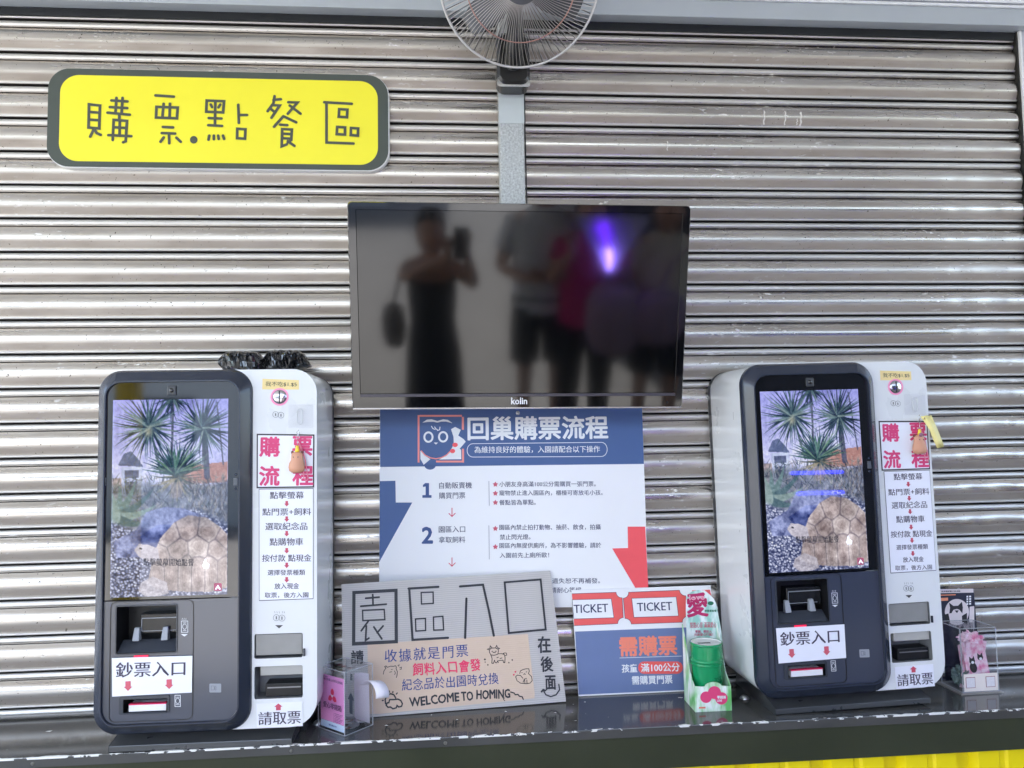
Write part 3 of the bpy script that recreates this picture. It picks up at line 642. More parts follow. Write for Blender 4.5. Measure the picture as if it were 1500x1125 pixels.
# doodles: sun behind a cloud, bear, calf, hamster
q.mark(); ef.stroke(q, [(540, 840), (535, 790), (555, 745), (600, 718), (640, 730), (664, 770)], .0034, dk, z2)
ef.stroke(q, [(590, 790), (640, 790), (690, 784), (725, 800), (745, 840), (735, 872), (700, 880), (680, 862), (670, 890), (630, 902), (600, 880), (570, 884), (548, 860), (560, 830), (580, 828), (590, 790)], .0034, dk, z2)
for s_ in ([(494, 758), (508, 760)], [(500, 802), (512, 800)], [(540, 708), (546, 720)], [(584, 686), (586, 700)], [(630, 692), (628, 704)], [(682, 710), (672, 722)]): ef.stroke(q, s_, .0030, dk, z2)
q.mark(); ef.stroke(q, [(512, 480), (520, 440), (545, 405), (528, 388), (545, 378), (562, 396), (600, 382), (640, 384), (660, 376), (672, 392), (668, 410), (684, 450), (680, 490), (672, 520)], .0017, dk, z2)
for s_ in ([(610, 424), (622, 422)], [(590, 455), (615, 450)], [(650, 440), (660, 465), (650, 485)], [(690, 372), (706, 366), (700, 384)], [(712, 400), (734, 394), (730, 420), (714, 418)]): ef.stroke(q, s_, .0015, dk, z2)
q.mark(); ef.stroke(q, [(405, 190), (408, 225), (425, 255), (470, 258), (512, 245), (520, 205), (515, 180), (480, 165), (430, 168), (405, 190)], .0017, dk, z3)
for s_ in ([(405, 190), (378, 182), (410, 170)], [(515, 180), (536, 172), (512, 162)], [(412, 165), (416, 138), (436, 160)], [(484, 158), (498, 134), (508, 160)], [(436, 210), (450, 208)], [(478, 208), (494, 206)], [(450, 226), (466, 222), (484, 226)],
           [(425, 258), (440, 300), (436, 358), (456, 362), (470, 320)], [(470, 320), (480, 352), (500, 354), (508, 330), (520, 352)], [(520, 240), (560, 238), (596, 250), (604, 290), (600, 352), (584, 350), (578, 320), (520, 326)],
           [(596, 250), (580, 236), (600, 228), (622, 232), (626, 256), (604, 262)], [(500, 290), (520, 282)], [(540, 300), (566, 292)]): ef.stroke(q, s_, .0016, dk, z3)
q.mark()
for x, y, r in ((348, 310, 16), (386, 380, 12), (652, 352, 11), (695, 318, 13), (352, 345, 9)): ef.poly(q, [(x, y - r), (x + r * .4, y - r * .3), (x + r, y), (x + r * .4, y + r * .4), (x, y + r), (x - r * .4, y + r * .3), (x - r, y), (x - r * .4, y - r * .3)], dk + .0004, z3)
q.mark()
for s_ in ([(790, 490), (800, 455), (830, 440), (870, 430), (905, 430), (912, 460), (900, 490), (940, 530), (948, 580), (920, 612), (870, 620), (800, 612), (755, 580), (738, 530), (760, 510), (800, 515), (830, 550)],
           [(815, 480), (822, 478)], [(870, 470), (880, 468)], [(840, 500), (850, 492), (862, 500)], [(850, 560), (856, 612)], [(880, 570), (882, 612)], [(832, 600), (850, 560), (876, 552)]): ef.stroke(q, s_, .0016, dk, z3)
q.build('black_lettering', ink('marker', (44, 46, 52)), eb)
BL = (40, 66, 138)
q = MB(); ef.text(q, '收據就是門票', 442, 876, 505, 474, 66, dk, z5, bold=.006, wob=.02, sp=1.18); ef.text(q, '紀念品於出園時兌換', 532, 1036, 656, 620, 62, dk, z5, bold=.006, wob=.025, sp=1.06); q.build('blue_lettering', ink('pen_blue', BL), eb)
q = MB(); ef.text(q, '飼料入口會發', 588, 942, 576, 548, 64, dk, z5, bold=.018, wob=.025, sp=1.06)
for x, y in ((735, 468), (715, 505)): q.mark(); ef.poly(q, [(x, y + 16), (x - 12, y), (x - 6, y - 12), (x + 2, y - 6), (x + 12, y - 14), (x + 10, y)], dk, z3)
q.build('pink_lettering', ink('pen_pink', (236, 60, 104)), eb)

# ================================================================== TICKET BOARD
kf_ = Face((.322, -.0592, .001), .0052, R(8.36))
tb = thing('ticket_board', 'blue and white printed board with red ticket pictures leaning beside the green can', 'board', kf_.M)
c = [kf_.uv(837.3, 864.5), kf_.uv(1041, 857.3), kf_.uv(1051.5, 1009), kf_.uv(847.5, 1018)]
q = MB(); q.prism([(c[3][0], 0), (c[2][0], 0), c[1], c[0]], 0, .005); q.build('panel', paper, tb)
z4 = zm(800, 820, 4.6875)
q = MB(); kf_.poly(q, [(842.4, 925.2), (1045.6, 917.5), (1051.2, 1008.6), (847.8, 1017.6)]); q.build('blue_field', ink('board_blue', (106, 124, 166)), tb)
def ticket(c, r=40, n=5):
    """ticket outline with bitten corners"""
    out = []; C = [Vector((*p, 0)) for p in c]
    for i in range(4):
        p, a, b = C[i], C[i - 1], C[(i + 1) % 4]; ea = (a - p).normalized() * r; eb_ = (b - p).normalized() * r
        for k in range(n + 1):
            t = math.pi / 2 * k / n; v = p + ea * math.cos(t) + eb_ * math.sin(t); out.append((v.x, v.y))
    return out
T2 = ticket([(526, 224), (955, 207), (976, 428), (545, 443)]); I2 = [(588, 265), (893, 255), (908, 385), (603, 395)]
T1 = [(177, 233)] + ticket([(100, 240), (520, 221), (532, 437), (120, 455)])[6:18] + [(193, 453)]; I1 = [(179, 275), (447, 268), (465, 397), (190, 406)]
T3 = [(1002, 210), (1124, 205), (1135, 246), (1040, 252), (1003, 240)]
q = MB()
for t in (T1, T2, T3): q.mark(); kf_.poly(q, t, .0006, z4)
q.build('ticket_print', ink('ticket_red', (240, 96, 92)), tb)
q = MB()
for t in (I1, I2): q.mark(); kf_.poly(q, t, .001, z4)
q.build('ticket_label', paper, tb)
q = MB()
for t in (T2, I1, I2): kf_.stroke(q, t, .0010, .0013, z4, closed=True)
kf_.stroke(q, T1, .0010, .0013, z4)
q.build('ticket_outline', ink('navy', NAVY), tb); q = MB(); kf_.text(q, 'TICKET', 190, 425, 338, 330, 58, .0013, z4, bold=.012); kf_.text(q, 'TICKET', 625, 865, 325, 317, 58, .0013, z4, bold=.012); q.build('ticket_lettering', ink('navy', NAVY), tb)
q = MB(); kf_.text(q, '需購票', 505, 895, 596, 586, 130, .001, z4, bold=.03); q.build('orange_lettering', ink('orange', (244, 138, 112)), tb)
q = MB(); kf_.poly(q, rr(632, 698, 938, 783, 40, 6), .0008, z4); q.build('pill', ink('ticket_red', (240, 96, 92)), tb)
q = MB(); q.mark(); kf_.stroke(q, [(505, 674), (930, 661)], .0012, .001, z4); kf_.text(q, '孩童', 520, 625, 746, 744, 56, .001, z4, bold=.02); kf_.text(q, '滿100公分', 652, 916, 742, 736, 58, .0014, z4, bold=.02); kf_.text(q, '需購買門票', 590, 866, 828, 820, 58, .001, z4, bold=.02)
q.build('white_lettering', ink('white_print', (238, 240, 242)), tb)

# ================================================================== SELF ORDER KIOSKS
KW, KH, KD = .489, .8094, .235
LF = Face((-.7969, -.2660, .035), -.01727, 0, -.0002)       # left kiosk front plane
RF = Face((.7306, -.2404, .035), .0274, 0, .0153)           # right kiosk front plane
def gloss(m, w_, r_):
    b_ = m.node_tree.nodes['Principled BSDF']; b_.inputs['Coat Weight'].default_value = w_; b_.inputs['Coat Roughness'].default_value = r_; b_.inputs['Coat IOR'].default_value = 1.6
kiosk_white = mat('kiosk_white', (220, 222, 223), .28, var=.03, scale=9, coat=.2)
kiosk_black = mat('kiosk_black', (36, 43, 58), .26, var=.06, scale=12, spec=.6, coat=.15)
panel_black = mat('kiosk_panel', (44, 52, 70), .36, var=.06, scale=6, spec=.6)
glass_black = mat('kiosk_glass', (6, 8, 14), .05, var=.02, spec=1.0, rvar=.02)
gloss(panel_black, 1.0, .16)
pocket_m = mat('pocket_dark', (16, 17, 20), .4); pocket_g = mat('pocket_grey', (120, 122, 124), .45, var=.1)
slot_paper = mat('slot_paper', (232, 232, 236), .5); pinkline = ink('pink_line', (220, 40, 90))
label_white = mat('taped_paper', (234, 235, 244), .3, var=.03, scale=20, coat=.3)

# ---- the picture on the display, painted per vertex on a fine grid (it is a lit screen)
def display_picture(nx=190, nz=305):
    U, Vv = np.meshgrid(np.linspace(0, 1, nx), np.linspace(0, 1, nz)); asp = 1.62
    rg_ = np.random.RandomState(11)
    def vnoise(sc, seed, oct_=4):
        out = np.zeros_like(U); a = 1
        for o in range(oct_):
            r = np.random.RandomState(seed + o).rand(64, 64); f = sc * 2 ** o
            x = (U * f) % 63; y = (Vv * asp * f) % 63; xi = x.astype(int); yi = y.astype(int); fx = x - xi; fy = y - yi; fx = fx * fx * (3 - 2 * fx); fy = fy * fy * (3 - 2 * fy)
            out += a * ((r[yi, xi] * (1 - fx) + r[yi, xi + 1] * fx) * (1 - fy) + (r[yi + 1, xi] * (1 - fx) + r[yi + 1, xi + 1] * fx) * fy); a *= .5
        return out / (2 - .5 ** (oct_ - 1))
    img = np.zeros((nz, nx, 3))
    def C(*c): return np.array(c, float)
    img[:] = C(158, 158, 226) + (C(206, 206, 240) - C(158, 158, 226)) * np.clip(Vv / .40, 0, 1)[..., None] + (vnoise(4, 1) - .5)[..., None] * 14
    def put(mask, col, a=1.):
        a = a * mask
        if np.isscalar(a): a = np.full_like(U, a)
        img[:] = img * (1 - a[..., None]) + np.asarray(col) * a[..., None]
    def polym(pts):
        ins = np.zeros(U.shape, bool); n_ = len(pts)
        for i in range(n_):
            x0, y0 = pts[i]; x1, y1 = pts[(i + 1) % n_]
            if y0 == y1: continue
            c_ = ((y0 > Vv) != (y1 > Vv)) & (U < (x1 - x0) * (Vv - y0) / (y1 - y0) + x0); ins ^= c_
        return ins.astype(float)
    def line(x0, y0, x1, y1, w0, w1, col, a=1., bend=0.):
        px_, py_ = U, Vv * asp; ax, ay, bx, by = x0, y0 * asp, x1, y1 * asp
        dx, dy = bx - ax, by - ay; L2 = dx * dx + dy * dy + 1e-9
        t = np.clip(((px_ - ax) * dx + (py_ - ay) * dy) / L2, 0, 1)
        d = np.hypot(px_ - ax - dx * t + bend * t * (1 - t) * dy, py_ - ay - dy * t + bend * t * (1 - t) * -dx); w_ = w0 + (w1 - w0) * t
        put(np.clip((w_ - d) / .004 + .5, 0, 1), col, a)
    # house, wall, distant plants
    put(polym([(.05, .335), (.10, .275), (.16, .262), (.22, .30), (.27, .345)]), C(98, 110, 142)); put(polym([(.08, .345), (.26, .345), (.27, .54), (.10, .54)]), C(190, 198, 222))
    for b in ((.11, .36, .23, .40), (.12, .42, .22, .48)): put(polym([(b[0], b[1]), (b[2], b[1]), (b[2], b[3]), (b[0], b[3])]), C(96, 104, 132))
    put(polym([(.60, .345), (1, .325), (1, .43), (.60, .44)]), C(196, 140, 118)); put(polym([(.0, .40), (.08, .40), (.1, .56), (0, .56)]), C(178, 160, 150))
    low = np.clip((Vv - .40 - .04 * vnoise(6, 8)) / .03, 0, 1)
    put(low, C(96, 104, 108), .75); img += (vnoise(30, 21) - .5)[..., None] * 90 * low[..., None]
    # trunks
    for x0, y0, x1, y1, w_ in ((.52, .0, .51, .36, .010), (.33, .16, .42, .38, .010), (.79, .16, .82, .40, .026), (.90, .02, .96, .34, .006)): line(x0, y0, x1, y1, w_, w_, C(92, 92, 108))
    def yucca(cx, cy, r, n_, a0, a1, cols, w_=.010):
        for k in range(n_):
            a = R(a0 + (a1 - a0) * (k + rg_.rand() * .8) / n_); L = r * (.65 + .45 * rg_.rand()); c_ = cols[rg_.randint(len(cols))] + rg_.randint(-14, 14)
            line(cx, cy, cx + L * math.cos(a), cy + L * math.sin(a) / asp, w_ * (.8 + .6 * rg_.rand()), .0012, c_, bend=rg_.uniform(-.25, .25))
    for k in range(420):                                                 # undergrowth
        x, y = rg_.rand(), rg_.uniform(.40, .62); a = R(rg_.uniform(200, 340)); L = rg_.uniform(.02, .08)
        line(x, y, x + L * math.cos(a), y + L * math.sin(a) / asp, .0045, .001, C(*[[58, 76, 76], [92, 110, 98], [44, 52, 62], [132, 136, 122], [166, 158, 150]][rg_.randint(5)]), .8)
    G1 = [C(44, 66, 76), C(58, 84, 84), C(88, 116, 112), C(38, 56, 70), C(120, 140, 128)]
    yucca(.51, -.01, .20, 20, 15, 165, G1); yucca(.32, .14, .32, 74, 0, 360, G1); yucca(.78, .15, .30, 74, 0, 360, G1)
    put(np.clip(1 - np.hypot((U - .31) / .05, (Vv - .165) / .04), 0, 1), C(190, 184, 140), .8)
    yucca(.56, .385, .30, 64, 185, 355, [C(40, 78, 74), C(66, 108, 88), C(104, 138, 104), C(48, 70, 76)], .012); yucca(.56, .40, .24, 26, -20, 200, [C(92, 100, 84), C(150, 140, 104), C(60, 80, 76)], .009)
    put(polym([(.50, .43), (.62, .42), (.60, .50), (.52, .51)]), C(170, 150, 138), .55)
    for k in range(120):                                                 # dry grass on the right
        x = rg_.uniform(.66, 1.0); y = rg_.uniform(.44, .64); a = R(rg_.uniform(235, 305)); L = rg_.uniform(.05, .13)
        line(x, y, x + L * math.cos(a), y + L * math.sin(a) / asp, .0035, .001, C(*[[96, 92, 90], [150, 140, 126], [186, 178, 170], [70, 66, 70]][rg_.randint(4)]), .85)
    for k, (a, L) in enumerate(((300, .34), (325, .40), (345, .36), (278, .26), (10, .30), (262, .2))):   # agave on the left
        line(.03, .60, .03 + L * math.cos(R(a)), .60 + L * math.sin(R(a)) / asp, .050, .004, [C(108, 136, 128), C(84, 112, 110), C(134, 156, 142)][k % 3], bend=.3)
    # stones and gravel
    gz = np.clip((Vv - .60 - .05 * np.sin(U * 7)) / .03, 0, 1); 
    r1 = np.random.RandomState(77); px_, py_ = U * 46, Vv * asp * 46; xi, yi = px_.astype(int), py_.astype(int); best = np.full(U.shape, 9.); val = np.zeros(U.shape); jit = r1.rand(140, 140, 3)
    for dx_ in (-1, 0, 1):
        for dy_ in (-1, 0, 1):
            J = jit[(yi + dy_) % 140, (xi + dx_) % 140]; d_ = np.hypot(xi + dx_ + J[..., 0] - px_, (yi + dy_ + J[..., 1] - py_) * 1.25); m_k = d_ < best; best = np.where(m_k, d_, best); val = np.where(m_k, J[..., 2], val)
    cell = np.clip((.62 - best) * 3, 0, 1) * (.30 + .70 * val)
    grv = C(70, 76, 106) + cell[..., None] * C(160, 156, 142); img[:] = img * (1 - gz[..., None]) + grv * gz[..., None]
    for pts, col in (([(.02, .72), (.22, .66), (.30, .575), (.45, .55), (.62, .56), (.75, .59), (.72, .68), (.45, .72), (.30, .80), (.05, .80)], C(126, 134, 176)), ([(.22, .70), (.40, .64), (.55, .64), (.52, .72), (.30, .77)], C(92, 104, 160))):
        m0 = polym(pts); put(m0, col, .85); img += ((vnoise(14, 61) - .5) * 150 * m0)[..., None]
    # tortoise
    shell = polym([(.32, .93), (.36, .80), (.42, .71), (.54, .63), (.66, .595), (.82, .61), (.94, .66), (1, .70), (1, .965), (.86, .985), (.62, .98), (.40, .965)])
    put(shell, C(188, 172, 160)); img += ((vnoise(9, 81) - .5) * 60 * shell)[..., None]
    seeds = [(.50, .70), (.66, .665), (.83, .68), (.98, .73), (.42, .80), (.57, .765), (.75, .755), (.92, .77), (.40, .90), (.52, .90), (.635, .90), (.75, .90), (.865, .90), (.97, .90)]
    dd = np.stack([np.hypot((U - a_) * (1 if b_ < .85 else 1.5), (Vv - b_) * asp * (1 if b_ < .85 else .55)) for a_, b_ in seeds], 0); so_ = np.sort(dd, 0); edge_ = so_[1] - so_[0]
    own = np.argmin(dd, 0); shade = np.array([C(198, 180, 166), C(184, 164, 148), C(206, 190, 174), C(192, 172, 158)])[own % 4]
    put(shell, shade, .75); put(shell * np.clip(1 - so_[0] / .085, 0, 1), C(168, 140, 122), .5)
    put(shell * (np.sin(so_[0] * 230) > .45), C(150, 128, 114), .22); put(shell * np.clip((.018 - edge_) / .016, 0, 1), C(112, 96, 94), .7); img += ((vnoise(16, 83) - .5) * 96 * shell)[..., None]; img += ((vnoise(5, 84, 2) - .55) * 70 * shell)[..., None]
    for k in range(60):
        x = rg_.uniform(.36, 1); y = rg_.uniform(.84, .97); line(x, y, x + rg_.uniform(-.01, .01), y + .04, .003, .001, C(140, 118, 106), .45)
    put(polym([(.20, .765), (.24, .735), (.32, .74), (.40, .76), (.42, .82), (.34, .83), (.24, .80)]), C(206, 196, 196)); line(.25, .757, .262, .759, .007, .007, C(30, 28, 34))
    leg = polym([(.26, .93), (.36, .90), (.48, .93), (.50, .985), (.42, 1), (.30, 1), (.24, .97)]); put(leg, C(196, 186, 184), .9); img += ((vnoise(40, 91) - .5) * 70 * leg)[..., None]
    img += (vnoise(46, 131, 2) - .5)[..., None] * 46 + (rg_.rand(nz, nx, 1) - .5) * 20 + (vnoise(3, 141, 3) - .5)[..., None] * 44
    lum = img.mean(2, keepdims=True); img[:] = lum + (img - lum) * .80; img[:] = (img - 128) * 1.12 + 128 + np.array([-5., -2., 12.])
    return np.clip(img, 0, 255) / 255., nx, nz
def display_mesh(x0, z0, x1, z1, y):
    img, nx, nz = display_picture()
    me = bpy.data.meshes.new('display_picture')
    xs_ = np.linspace(x0, x1, nx); zs_ = np.linspace(z1, z0, nz)
    vs = [(float(a), y, float(b)) for b in zs_ for a in xs_]
    fs = [(j * nx + i, (j + 1) * nx + i, (j + 1) * nx + i + 1, j * nx + i + 1) for j in range(nz - 1) for i in range(nx - 1)]
    me.from_pydata(vs, [], fs); ca = me.color_attributes.new('picture', 'FLOAT_COLOR', 'POINT')
    l = np.where(img <= .04045, img / 12.92, ((img + .055) / 1.055) ** 2.4).reshape(-1, 3)
    ca.data.foreach_set('color', np.concatenate([l, np.ones((len(l), 1))], 1).astype(np.float32).ravel()); return me
dm_ = bpy.data.materials.new('lit_display'); dm_.use_nodes = True; n = dm_.node_tree.nodes; b = n['Principled BSDF']
at = n.new('ShaderNodeAttribute'); at.attribute_name = 'picture'; dm_.node_tree.links.new(at.outputs['Color'], b.inputs['Emission Color'])
b.inputs['Base Color'].default_value = (.01, .01, .012, 1); b.inputs['Emission Strength'].default_value = .092; b.inputs['Roughness'].default_value = .025; b.inputs['Specular IOR Level'].default_value = .85

def kiosk():
    t = thing('ticket_kiosk', 'white and black ticket kiosk with a black bag on top, beside the donation box', 'kiosk', LF.M, 'ticket kiosks on the counter')
    U = lambda x, y, d=0.: LF.uv(x, y, d)
    out = rr(0, 0, KW, KH, (.052, .060, .055, .055), 8)
    BU = (U(371.5, 700)[0] + U(368, 900)[0]) / 2                          # right side of the black bezel
    PD = .017
    def hole(x0, y0, x1, y1, d=0., r=.004):
        a, b_ = U(x0, (y0 + y1) / 2, d), U(x1, (y0 + y1) / 2, d); c_, e = U((x0 + x1) / 2, y1, d), U((x0 + x1) / 2, y0, d)
        return rr(a[0], c_[1], b_[0], e[1], r, 3)
    coin_tray = hole(372.5, 928, 443.5, 964, 0, .004); ticket_exit = hole(372.5, 975.5, 443.5, 1023, 0, .004)
    strip = [(BU - .05, 0)] + [p for p in rr(.2, 0, KW, KH, (0, .060, .055, 0), 8) if p[0] > .25] + [(BU - .05, KH)]
    q = MB(); vs, fs = holed(strip, [coin_tray, ticket_exit], 0); q.add(vs, fs); q.n = 1
    q2 = MB(); q2.loft([[(x, 0, z_) for x, z_ in out], [(x, KD, z_) for x, z_ in out]]); q2.poly([(x, KD, z_) for x, z_ in out][::-1]); q.add(q2.v, q2.f); q.n = 0
    body = q.build('body', kiosk_white, t, smooth=True, angle=35)
    # thin dark gap round the front strip
    q = MB(); q.loft([[(x, KD * .985, z_) for x, z_ in rr(-.0008, -.0008, KW + .0008, KH + .0008, (.052, .060, .055, .055), 8)], [(x, KD * .9, z_) for x, z_ in rr(-.0008, -.0008, KW + .0008, KH + .0008, (.052, .060, .055, .055), 8)]]); q.build('rear_band', mat('rear_grey', (60, 62, 66), .4), t, smooth=True, angle=35)
    q = MB()
    for z_ in (.10, .55): pass
    # trays
    for nm, hl, dep, m_ in (('coin_tray', coin_tray, .035, pocket_g), ('ticket_outlet', ticket_exit, .05, pocket_g)):
        q = MB(); q.loft([[(x, .0005, z_) for x, z_ in hl], [(x, dep, z_) for x, z_ in hl]]); q.poly([(x, dep, z_) for x, z_ in hl]); o = q.build(nm, m_, t)
        xs_ = [p[0] for p in hl]; zs_ = [p[1] for p in hl]; xa, xb, za, zb = min(xs_), max(xs_), min(zs_), max(zs_)
        q = MB()
        if nm == 'coin_tray':
            q.box((xa + .002, .004, za + .006), (xb - .002, .007, zb - .002)); q.build('flap', mat('flap_grey', (140, 140, 138), .25, var=.1, spec=.6), o, bevel=.001)
            q = MB(); q.box((xb + .001, -.004, za + .003), (xb + .006, .0, za + .020)); q.build('latch', kiosk_black, o, bevel=.001)
        else:
            q.box((xa + .012, .006, zb - .022), (xb - .001, .049, zb - .001)); q.build('upper_step', mat('step_grey', (176, 174, 168), .5, var=.1), o, bevel=.001)
            q = MB(); q.box((xa + .022, .010, za + .001), (xb - .003, .049, za + .030)); pr_ = q.build('printer', pocket_m, o, bevel=.0015)
            q = MB(); q.box((xa + .027, .0085, za + .020), (xb - .006, .0099, za + .0225)); q.build('tear_bar', mat('tear_bar', (150, 150, 155), .3, .7), o)
    # bezel: a black rounded frame standing proud of the body
    O = rr(-.001, -.001, BU, KH + .0012, .052, 9); A1 = rr(.004, .004, BU - .005, KH - .004, .049, 9)
    q = MB(); I0 = rr(.0215, .0235, BU - .0225, KH - .0245, .036, 9); I1 = rr(.0245, .0265, BU - .0255, KH - .0275, .033, 9); I2 = rr(.0255, .0275, BU - .0265, KH - .0285, .032, 9)
    q.loft([[(x, y, z_) for x, z_ in L] for L, y in ((O, .012), (O, .0), (A1, -.010), (I0, -.0235), (I1, -.0235), (I2, -PD + .001))])
    q.build('bezel', kiosk_black, t, smooth=True, angle=28)
    # screen glass above, panel below
    vs_ = U(255, 877.5, PD)[1]
    I3 = rr(.0256, .0276, BU - .0266, KH - .0286, .0319, 9)
    ztop = max(p[1] for p in I3); zbot = min(p[1] for p in I3); xl, xr = min(p[0] for p in I3), max(p[0] for p in I3)
    up = [(xl, vs_ + .0012), (xr, vs_ + .0012)] + [p for p in I3 if p[1] > vs_ + .3 or (p[1] > KH * .6)]
    q = MB(); q.prism(up, -PD, -PD + .003); sg_ = q.build('screen_glass', glass_black, t)
    dn = [p for p in I3 if p[1] < KH * .3] 
    dn = [p for p in rr(xl, zbot, xr, vs_ - .0012, (.032, .032, .001, .001), 9)]
    bill = hole(171, 887.5, 258.5, 956, PD, .003); slotH = hole(181, 1023, 246, 1043, PD, .002)
    q = MB(); vs, fs = holed(dn, [bill, slotH], -PD); q.add(vs, fs); q.n = 1; q.build('lower_panel', panel_black, t)
    # display
    d4 = [U(164.8, 586, PD), U(335, 584, PD), U(332.3, 870, PD), U(162.2, 878 - 2, PD)]
    x0, x1, z1_, z0_ = (d4[0][0] + d4[3][0]) / 2, (d4[1][0] + d4[2][0]) / 2, (d4[0][1] + d4[1][1]) / 2, (d4[2][1] + d4[3][1]) / 2
    me = display_mesh(x0, max(z0_, vs_ + .003), x1, z1_, -PD - .0005); me.materials.append(dm_)
    disp = bpy.data.objects.new('display', me); COL.objects.link(disp); disp.parent = t
    q = MB(); LF.text(q, '點擊螢幕開始點餐', 210, 284, 823, 824, 11, PD + .0009, bold=.012); q.build('caption', ink('display_black', (40, 38, 48)), disp)
    q = MB(); zz = zm(100, 800, 3.75)
    LF.poly(q, [(742, 95), (750, 70), (757, 70), (760, 90), (775, 98), (772, 120), (745, 122), (736, 108)], PD + .0009, zz)
    q.build('hand_cursor', mat('cursor_white', (220, 226, 240), .4, emit=((220, 226, 240), .08)), disp)
    q = MB(); LF.poly(q, rr(800, 203, 843, 246, 6, 3), PD + .0008, zz); q.build('badge', mat('badge_red', (150, 70, 96), .4, emit=((190, 110, 130), .03)), disp)
    q = MB(); LF.poly(q, [(806, 236), (822, 212), (838, 236), (832, 240), (822, 228), (812, 240)], PD + .0011, zz); q.build('badge_mark', mat('cursor_white', (220, 226, 240)), disp)
    # camera and sensors
    cx, cz = U(252, 572, PD)
    q = MB(); q.box((cx - .010, -PD - .004, cz - .011), (cx + .010, -PD, cz + .011)); o = q.build('camera', mat('camera_grey', (60, 62, 66), .3), t, bevel=.004)
    q = MB(); q.lathe([(0, .002), (.004, .002), (.0055, 0)], Matrix.Translation((cx, -PD - .0041, cz)) @ Matrix.Rotation(R(90), 4, 'X'), 18); q.build('lens', gb, o, smooth=True)
    for x in (152.5, 345.5):
        sx, sz = U(x, 705.5, PD); q = MB(); q.box((sx - .005, -PD - .002, sz - .009), (sx + .005, -PD, sz + .009)); o = q.build('sensor', mat('sensor_grey', (86, 90, 96), .3), t, bevel=.001)
        for dz in (.016, -.016):
            q = MB(); q.lathe([(0, .0012), (.0022, .0012), (.003, 0)], Matrix.Translation((sx, -PD, sz + dz)) @ Matrix.Rotation(R(90), 4, 'X'), 12); q.build('stud', kiosk_black, o)
    # bill module
    zb = zm(130, 860, 869 / 170)
    mo = [U(*zb(164, 110), PD), U(*zb(780, 990), PD)]
    q = MB(); L = rr(mo[0][0], mo[1][1], mo[1][0], mo[0][1], .014, 6); Li = rr(mo[0][0] + .0012, mo[1][1] + .0012, mo[1][0] - .0012, mo[0][1] - .0012, .013, 6)
    q.loft([[(x, -PD, z_) for x, z_ in L], [(x, -PD - .0012, z_) for x, z_ in L], [(x, -PD - .0012, z_) for x, z_ in Li], [(x, -PD, z_) for x, z_ in Li]]); q.build('bill_module_rim', mat('rim_line', (14, 15, 18), .3), t)
    q = MB(); q.loft([[(x, -PD - .002, z_) for x, z_ in bill], [(x, .045, z_) for x, z_ in bill]]); q.poly([(x, .045, z_) for x, z_ in bill]); bp_ = q.build('bill_acceptor', pocket_m, t)
    xa, xb, za, zbb = bill[0][0] - .003, max(p[0] for p in bill), min(p[1] for p in bill), max(p[1] for p in bill); xa = min(p[0] for p in bill); w_ = xb - xa
    q = MB(); L = rr(xa - .0028, za - .0028, xb + .0028, zbb + .0028, .005, 3); q.loft([[(x, -PD, z_) for x, z_ in L], [(x, -PD - .002, z_) for x, z_ in L], [(x, -PD - .002, z_) for x, z_ in bill]]); q.build('acceptor_rim', mat('rim_grey', (58, 62, 70), .25), bp_)
    q = MB(); q.box((xa + w_ * .30, .012, za + .035), (xb - .002, .044, za + .078)); q.build('bill_head', mat('head_black', (24, 26, 30), .2), bp_, bevel=.002)
    q = MB(); q.box((xa + w_ * .33, .0105, za + .068), (xb - .003, .0119, za + .070)); q.box((xa + w_ * .33, .0105, za + .040), (xb - .012, .0119, za + .0412)); q.box((xa + w_ * .325, .0105, za + .04), (xa + w_ * .335, .0119, za + .0675)); q.build('head_line', mat('line_grey', (150, 152, 158), .3), bp_)
    for fx in (.27, .755):
        q = MB(); q.add([(xa + w_ * (fx - .06), -.004, za + .022), (xa + w_ * (fx + .06), -.004, za + .022), (xa + w_ * (fx + .06), .012, za + .022), (xa + w_ * (fx - .06), .012, za + .022),
                         (xa + w_ * (fx - .045), .004, za + .050), (xa + w_ * (fx + .045), .004, za + .050), (xa + w_ * (fx + .045), .012, za + .050), (xa + w_ * (fx - .045), .012, za + .050)],
                        [(0, 3, 2, 1), (4, 5, 6, 7), (0, 1, 5, 4), (1, 2, 6, 5), (2, 3, 7, 6), (3, 0, 4, 7)]); q.build('guide_tab', mat('tab_grey', (150, 154, 162), .4), bp_, bevel=.0015)
    q = MB(); q.add([(xa + .001, -PD + .001, za + .0005), (xb - .001, -PD + .001, za + .0005), (xb - .001, .014, za + .022), (xa + .001, .014, za + .022)], [(0, 1, 2, 3)]); q.build('chute', mat('chute_grey', (64, 68, 76), .25), bp_)
    q = MB(); q.lathe([(0, .003), (.003, .002), (.003, 0)], Matrix.Translation((xa + w_ * .66, .0446, zbb - .010)) @ Matrix.Rotation(R(90), 4, 'X'), 12); q.build('knob', kiosk_black, bp_)
    q = MB(); LF.poly(q, [(196, 960.5), (217, 959.5), (217, 963), (196, 964)], PD + .003); q.build('red_light', mat('red_light', (230, 30, 70), .4, emit=((230, 30, 70), .12)), t)
    # card outlet
    q = MB(); q.loft([[(x, -PD - .0005, z_) for x, z_ in slotH], [(x, .03, z_) for x, z_ in slotH]]); q.poly([(x, .03, z_) for x, z_ in slotH]); so = q.build('note_outlet', pocket_m, t)
    xa, xb, za, zz_ = min(p[0] for p in slotH), max(p[0] for p in slotH), min(p[1] for p in slotH), max(p[1] for p in slotH)
    q = MB(); q.box((xa + .010, -PD + .003, za + .001), (xb - .005, .02, za + .015)); q.build('note_tray', slot_paper, so)
    q = MB(); q.box((xa + .010, -PD + .002, za + .0152), (xb - .005, -PD + .012, za + .0175)); q.build('pink_edge', pinkline, so)
